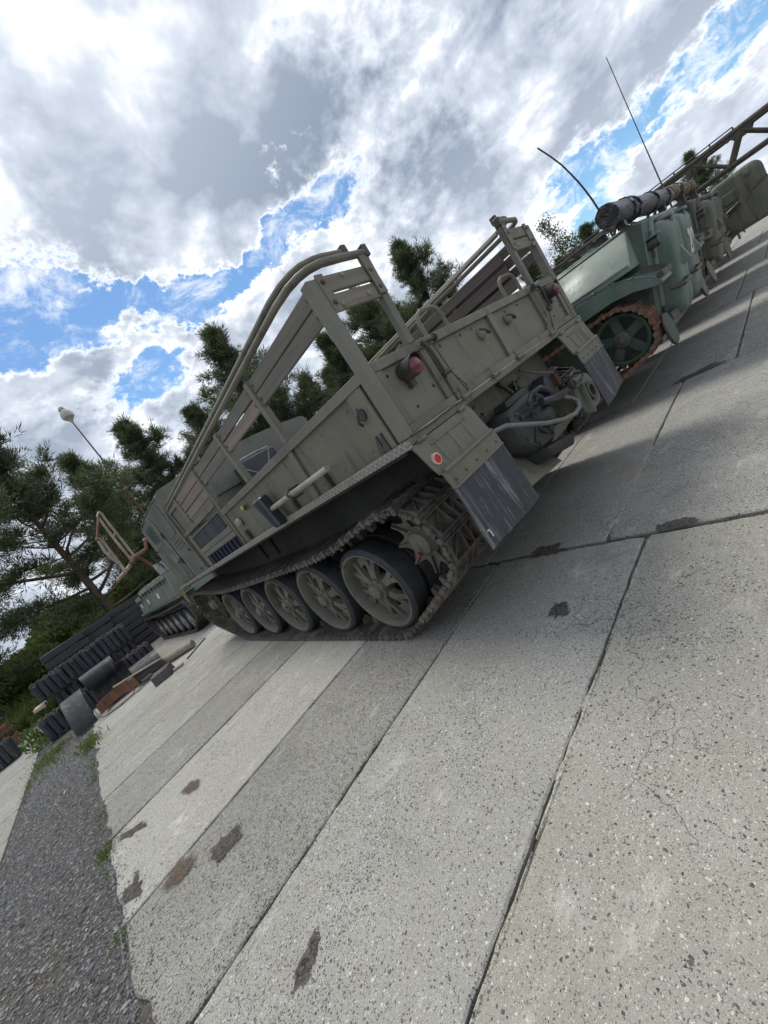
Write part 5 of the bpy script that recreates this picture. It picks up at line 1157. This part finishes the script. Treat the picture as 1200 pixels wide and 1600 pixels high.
tag(MB().bar((-.80, 7.20, .03), (-.62, 7.13, .03), .07, .04).build('timber_offcut', 'plank', None, False, .004), 'small orange-brown timber offcut beside the rusty block', 'wood offcut')
tag(MB().bar((-.5, 7.35, .012), (.05, 7.95, .012), .03, .02).build('iron_rod', 'darkmetal'), 'thin dark iron rod lying on the slabs near the log', 'rod')
for k, (x, y, a, lab) in enumerate(((-3.06, 8.55, .5, 'long pale wood splinter in the grass by the pale slabs'), (-2.62, 5.4, 1.2, 'short pale wood chip in the middle of the gravel'), (-2.4, 6.9, 1.1, 'tiny pale wood chip at the far end of the gravel'))):
    l_ = (.20, .05, .08)[k]
    tag(MB().bar((x, y, .0), (x+l_*math.cos(a), y+l_*math.sin(a)*2, .004), .018, .012).build('wood_splinter', 'plank', None), lab, 'wood splinter')
tag(MB().tube([(-3.9, 13.2, 1.0), (-4.4, 13.0, 1.12), (-5.2, 12.9, 1.1), (-6.2, 12.8, 1.25)], [.03, .03, .025, .02], 6).build('dead_branch', 'logwood'), 'bare pale branch lying on the rusty track heap', 'branch')

# small loose scrap among the belting
for k in range(6):
    x, y = rnd.uniform(-2.4, -.7), rnd.uniform(8.4, 9.9); a = rnd.random()*3.1; l_ = rnd.uniform(.12, .4); z_ = rnd.uniform(.02, .35)*(y-8.2)/1.5
    if k % 2:
        pts = [(x+l_*(t-.5)*math.cos(a), y+l_*(t-.5)*math.sin(a), z_+.12*math.sin(3.1*t)*rnd.uniform(.6, 1.3)+.03) for t in (0, .25, .5, .75, 1)]; b = MB()
        for p_, q_ in zip(pts, pts[1:]): b.bar(p_, q_, rnd.uniform(.08, .14), .016)
        tag(b.build('rubber_offcut', 'band', None, False, .003), 'curled black rubber offcut lying among the belting', 'rubber offcut', 'rubber offcuts in the scrap')
    else:
        tag(MB().bar((x, y, z_+.02), (x+l_*math.cos(a), y+l_*math.sin(a), z_+.05), rnd.uniform(.05, .12), .02).build('rusty_plate', 'rust', None, False, .003), 'small rusty steel plate lying among the belting', 'steel plate', 'rusty plates in the scrap')
# ------------------------------------------------------------------ street lamp
lp = thing('yard_lamp', 'slim yard lamp with round pale head in front of the left pines', 'lamp', (2.25, 15.0, 0))
MB().tube([(0, 0, 0), (0, 0, 3.5), (.0, 0, 5.9)], [.05, .04, .03], 8).build('pole', 'rust', lp); MB().tube([(0, 0, 5.9), (-.02, 0, 7.7)], [.028, .02], 8).build('arm', 'darkmetal', lp)
for z in (4.9, 5.6, 6.05): MB().tube([(-.06, 0, z), (.06, 0, z+.03)], .035, 6).build('insulator', 'ochre', lp)
hd_ = MB().lathe([(.0, 8.18), (.10, 8.15), (.17, 8.06), (.20, 7.95), (.19, 7.86), (.13, 7.80), (.06, 7.72), (.03, 7.66), (.0, 7.66)], (-.02, 0, 0), 'z', 18).build('lamp_head', 'lamp_white', lp)
MB().lathe([(.0, 8.28), (.07, 8.26), (.11, 8.17), (.10, 8.14)], (-.05, 0, 0), 'z', 14).build('lamp_cap', 'galv', hd_)

# ------------------------------------------------------------------ trees
def tri_mesh(name, v, f, tone, mat):
    me = bpy.data.meshes.new(name); me.from_pydata(v, [], f); at = me.attributes.new('tone', 'FLOAT', 'POINT'); at.data.foreach_set('value', tone); me.materials.append(M[mat]); return me
def pine_mesh(seed, H, base, spread, nbr, dense, droop, mat='needle', rag=.25):
    rn = random.Random(seed); tb_ = MB(); v = []; f = []; tone = []
    bx = [(rn.uniform(-.12, .12)*H*.12*t, rn.uniform(-.12, .12)*H*.12*t, H*t) for t in [i/8 for i in range(9)]]
    tb_.tube(bx, [max(.02, H*.021*(1-.92*i/8)) for i in range(9)], 8)
    def trunk(z):
        t = min(.999, z/H)*8; i = int(t); a = Vector(bx[i]); return a+(Vector(bx[i+1])-a)*(t-i)
    def tuft(p, d, s, tn):
        d = d.normalized()
        for k in range(15):
            w = Vector((rn.gauss(0, 1), rn.gauss(0, 1), rn.gauss(0, 1))); q = (d*.7+w*.6+Vector((0, 0, .35))).normalized()*s*rn.uniform(.6, 1.2)
            sd_ = q.cross(Vector((rn.gauss(0, 1), rn.gauss(0, 1), rn.gauss(0, 1)))).normalized()*s*.075; o = len(v); st = p+w*s*.30
            v.extend([tuple(st-sd_), tuple(st+sd_), tuple(st+q)]); f.append((o, o+1, o+2)); tn2 = min(1, max(0, tn+rn.uniform(-.25, .25))); tone.extend([tn2]*3)
    for k in range(nbr):
        t = (k+rn.random())/nbr; z = H*(base+(1-base)*t**.9*.985); prof_ = (1-t)**.85*(.6+.4*min(1, t*4))*1.12
        Lb = max(.35, spread*prof_*rn.uniform(1-rag*1.6, 1+rag)); az = k*2.39996+rn.uniform(-.5, .5); up = rn.uniform(-.15, .25)+t*.75-droop*(1-t)
        p0 = trunk(z); d = Vector((math.cos(az), math.sin(az), up)).normalized(); pts = [p0]; dd_ = d.copy()
        nseg = max(3, int(Lb/.45))
        for i in range(nseg):
            dd_ = (dd_+Vector((rn.gauss(0, .12), rn.gauss(0, .12), .07+rn.gauss(0, .05)))).normalized(); pts.append(pts[-1]+dd_*Lb/nseg)
        tb_.tube(pts, [max(.006, .016*Lb*(1-.85*i/nseg)) for i in range(nseg+1)], 4, False)
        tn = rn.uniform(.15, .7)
        for i in range(1, nseg+1):
            fr_ = i/nseg
            if fr_ < .42 and Lb > 1.0: continue
            nsub = int(dense*(1.4 if fr_ > .6 else 1))
            for s in range(nsub):
                sdv = Vector((rn.gauss(0, 1), rn.gauss(0, 1), rn.gauss(.25, .6))).normalized(); ln = rn.uniform(.2, 1.05)*(.55+.12*Lb)
                q = pts[i-1]+(pts[i]-pts[i-1])*rn.random()
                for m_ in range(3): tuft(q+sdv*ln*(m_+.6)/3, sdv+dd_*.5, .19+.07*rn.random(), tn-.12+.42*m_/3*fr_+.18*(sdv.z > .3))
    for k in range(10): tuft(Vector(bx[-1])+Vector((0, 0, -.06*k)), Vector((rn.gauss(0, .6), rn.gauss(0, .6), 1)), .24, .5)
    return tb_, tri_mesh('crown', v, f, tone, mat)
def make_tree(name, label, loc, meshes, scale=1., rz=0., group='pines behind the yard'):
    t = thing(name, label, 'tree', loc, rz, group); t.scale = (scale*rnd.uniform(.95, 1.05), scale*rnd.uniform(.95, 1.05), scale)
    inst('trunk', meshes[0], t); inst('crown', meshes[1], t); return t
def pm(*a, **k):
    tb_, cr_ = pine_mesh(*a, **k); me = tb_.mesh('trunk', smooth=60); me.materials.append(M['bark']); return me, cr_
PA = pm(3, 10., .12, 3.5, 84, 5, .15, rag=.55); PB = pm(11, 10., .14, 3.1, 76, 6, .1, rag=.55); PC = pm(23, 9.5, .12, 4.0, 56, 6, .05, rag=.5); PL = pm(31, 7., .10, 2.6, 50, 6, .1, 'needle_light')
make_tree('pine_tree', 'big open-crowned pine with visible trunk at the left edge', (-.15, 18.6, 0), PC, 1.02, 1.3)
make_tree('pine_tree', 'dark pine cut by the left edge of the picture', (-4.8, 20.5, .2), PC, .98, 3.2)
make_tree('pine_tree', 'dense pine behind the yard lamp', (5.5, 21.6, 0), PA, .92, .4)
make_tree('pine_tree', 'pine just left of the lamp pine, slightly lower', (3.2, 24.5, .3), PB, .93, 2.)
make_tree('pine_tree', 'tall dark pine rising behind the stowed tarpaulin tubes', (11.2, 18.9, 0), PB, 1.10, 5.1)
make_tree('pine_tree', 'pine behind the cab roof, left of the tallest one', (9.0, 21.5, 0), PA, .86, 1.1)
make_tree('pine_tree', 'small pine seen under the side slats', (15.0, 19.0, 0), PA, .70, 3.0)
make_tree('pine_tree', 'pine filling the gap between slats and cab', (13.4, 22.5, .2), PB, .82, 4.4)
make_tree('light_pine_tree', 'fresh light green pine beyond the cab wall', (19.2, 21.5, .2), PL, 1.02, 1.0)
make_tree('pine_tree', 'broad pine behind the left rear slat gate', (15.4, 12.6, 0), PA, .79, 2.2)
make_tree('pine_tree', 'pine just right of the left rear slat gate', (17.6, 13.8, 0), PB, .80, .9)
make_tree('pine_tree', 'pointed pine above the middle of the tailgate', (19.7, 12.0, 0), PA, .93, 5.5)
make_tree('pine_tree', 'low pine between tailgate and right slat gate', (22.0, 12.1, 0), PB, .63, 3.7)
make_tree('pine_tree', 'small pine seen through the right slat gate', (19.2, 6.5, 0), PA, .43, .2)
make_tree('pine_tree', 'round dark pine above the pale green carrier', (22.5, 4.9, 0), PC, .44, 2.6)
make_tree('pine_tree', 'low dark pine behind the roof hatches of the pale carrier', (21.0, 6.0, 0), PC, .38, 4.6)
make_tree('pine_tree', 'distant pine low beneath the lattice boom', (40.0, 2.6, 0), PB, .55, 1.6)
make_tree('pine_tree', 'pine standing left of the yard behind the rusty heap', (-8.6, 19.5, .2), PA, .85, 2.9)
make_tree('pine_tree', 'pine filling in right of the tall dark one', (12.8, 20.4, 0), PA, .80, 4.0)
make_tree('pine_tree', 'bushy pine between cab wall and left slat gate', (17.2, 18.4, 0), PC, .74, 5.8)
make_tree('pine_tree', 'slim pine behind the left slat gate post', (14.0, 14.6, 0), PB, .72, 1.9)
make_tree('pine_tree', 'low pine close behind the pointed one', (20.8, 14.4, 0), PC, .72, .7)
def birch_mesh(seed, H):
    rn = random.Random(seed); tb_ = MB(); v = []; f = []; tone = []
    for st in range(3):
        ox, oy = rn.uniform(-.2, .2), rn.uniform(-.2, .2); lean = Vector((rn.uniform(-.15, .15), rn.uniform(-.15, .15), 1)); pts = [Vector((ox, oy, 0))+Vector((lean.x*H*t, lean.y*H*t, H*t*(1-.12*st))) for t in [i/6 for i in range(7)]]
        tb_.tube(pts, [max(.012, .065*(1-i/6.3)) for i in range(7)], 6)
        for k in range(26):
            t = rn.uniform(.3, 1); i = min(5, int(t*6)); p0 = pts[i]+(pts[i+1]-pts[i])*(t*6-i); az = rn.random()*6.28; d = Vector((math.cos(az), math.sin(az), rn.uniform(.5, 1.2))).normalized(); Lb = rn.uniform(.5, 1.5)*(1.25-t)*1.3
            tb_.tube([p0, p0+d*Lb*.5, p0+d*Lb+Vector((0, 0, -.05))], [.012, .008, .004], 3, False)
            for m_ in range(62):
                q = p0+d*Lb*rn.uniform(.15, 1.1)+Vector((rn.gauss(0, .17), rn.gauss(0, .17), rn.gauss(0, .15))); o = len(v); a = Vector((rn.gauss(0, 1), rn.gauss(0, 1), rn.gauss(0, 1))).normalized()*.055; b_ = a.cross(Vector((rn.gauss(0, 1), rn.gauss(0, 1), 1))).normalized()*.035
                v.extend([tuple(q-a), tuple(q+b_), tuple(q+a), tuple(q-b_)]); f.append((o, o+1, o+2, o+3)); tone.extend([rn.random()]*4)
    me = tb_.mesh('trunk', smooth=60); me.materials.append(M['birchbark']); return me, tri_mesh('crown', v, f, tone, 'birch')
make_tree('birch_tree', 'airy grey-green birch right of the slat gate', (25.2, 6.5, 0), birch_mesh(5, 5.9), 1.0, 0, 'birches')
# bushes and weeds
def bush_mesh(seed, n, r, h, s):
    rn = random.Random(seed); v = []; f = []; tone = []
    for k in range(n):
        a = rn.random()*6.28; rr = r*rn.random()**.6; z = h*(1-(rr/r)**2*.7)*rn.random()**.6; q = Vector((rr*math.cos(a), rr*math.sin(a), z)); d = Vector((q.x, q.y, h*.6+rn.random()*h)).normalized()*s*rn.uniform(.7, 1.4); sd_ = d.cross(Vector((rn.gauss(0, 1), rn.gauss(0, 1), rn.gauss(0, 1)))).normalized()*s*.32; o = len(v)
        v.extend([tuple(q), tuple(q+d*.5+sd_), tuple(q+d), tuple(q+d*.5-sd_)]); f.append((o, o+1, o+2, o+3)); tone.extend([rn.random()]*4)
    return v, f, tone
for k, (x, y, z, n, r, h, s, lab) in enumerate(((-3.25, 10.8, 0, 260, .20, .50, .07, 'leafy green weed growing beside the lower track bundle'), (-3.1, 10.2, 0, 160, .15, .22, .05, 'small weed at the corner of the lower track bundle'), (-3.1, 11.6, .0, 150, .2, .6, .06, 'yellowish weed sprouting under the wooden block'))):
    me = tri_mesh('weed', *bush_mesh(40+k, n, r, h, s), 'weed'); o = link(bpy.data.objects.new('weed', me)); o.location = (x, y, z); tag(o, lab, 'plant', 'weeds in the scrap')
bm1 = tri_mesh('bush', *bush_mesh(77, 5200, 1.6, 1.7, .17), 'needle_light')
for k, (x, y, sc, lab) in enumerate(((-3.6, 24, 1.2, 'light green bush under the big left pine'), (1.6, 27, 1.3, 'light green bush between the trunks of the left pines'), (-7.5, 23, 1.4, 'light green bush at the far left behind the rusty heap'), (4.2, 30, 1.6, 'far light green bush right of the left pines'), (8.2, 28, 1.5, 'far green bush hidden behind the cab'), (-1.2, 32, 1.7, 'far light green bush behind the timber stacks'))):
    o = link(bpy.data.objects.new('bush', bm1)); o.location = (x, y, max(0, meadow_h(x, y))-.1); o.scale = (sc, sc, sc*.9); o.rotation_euler = (0, 0, k*1.7); tag(o, lab, 'bush', 'bushes in the meadow')
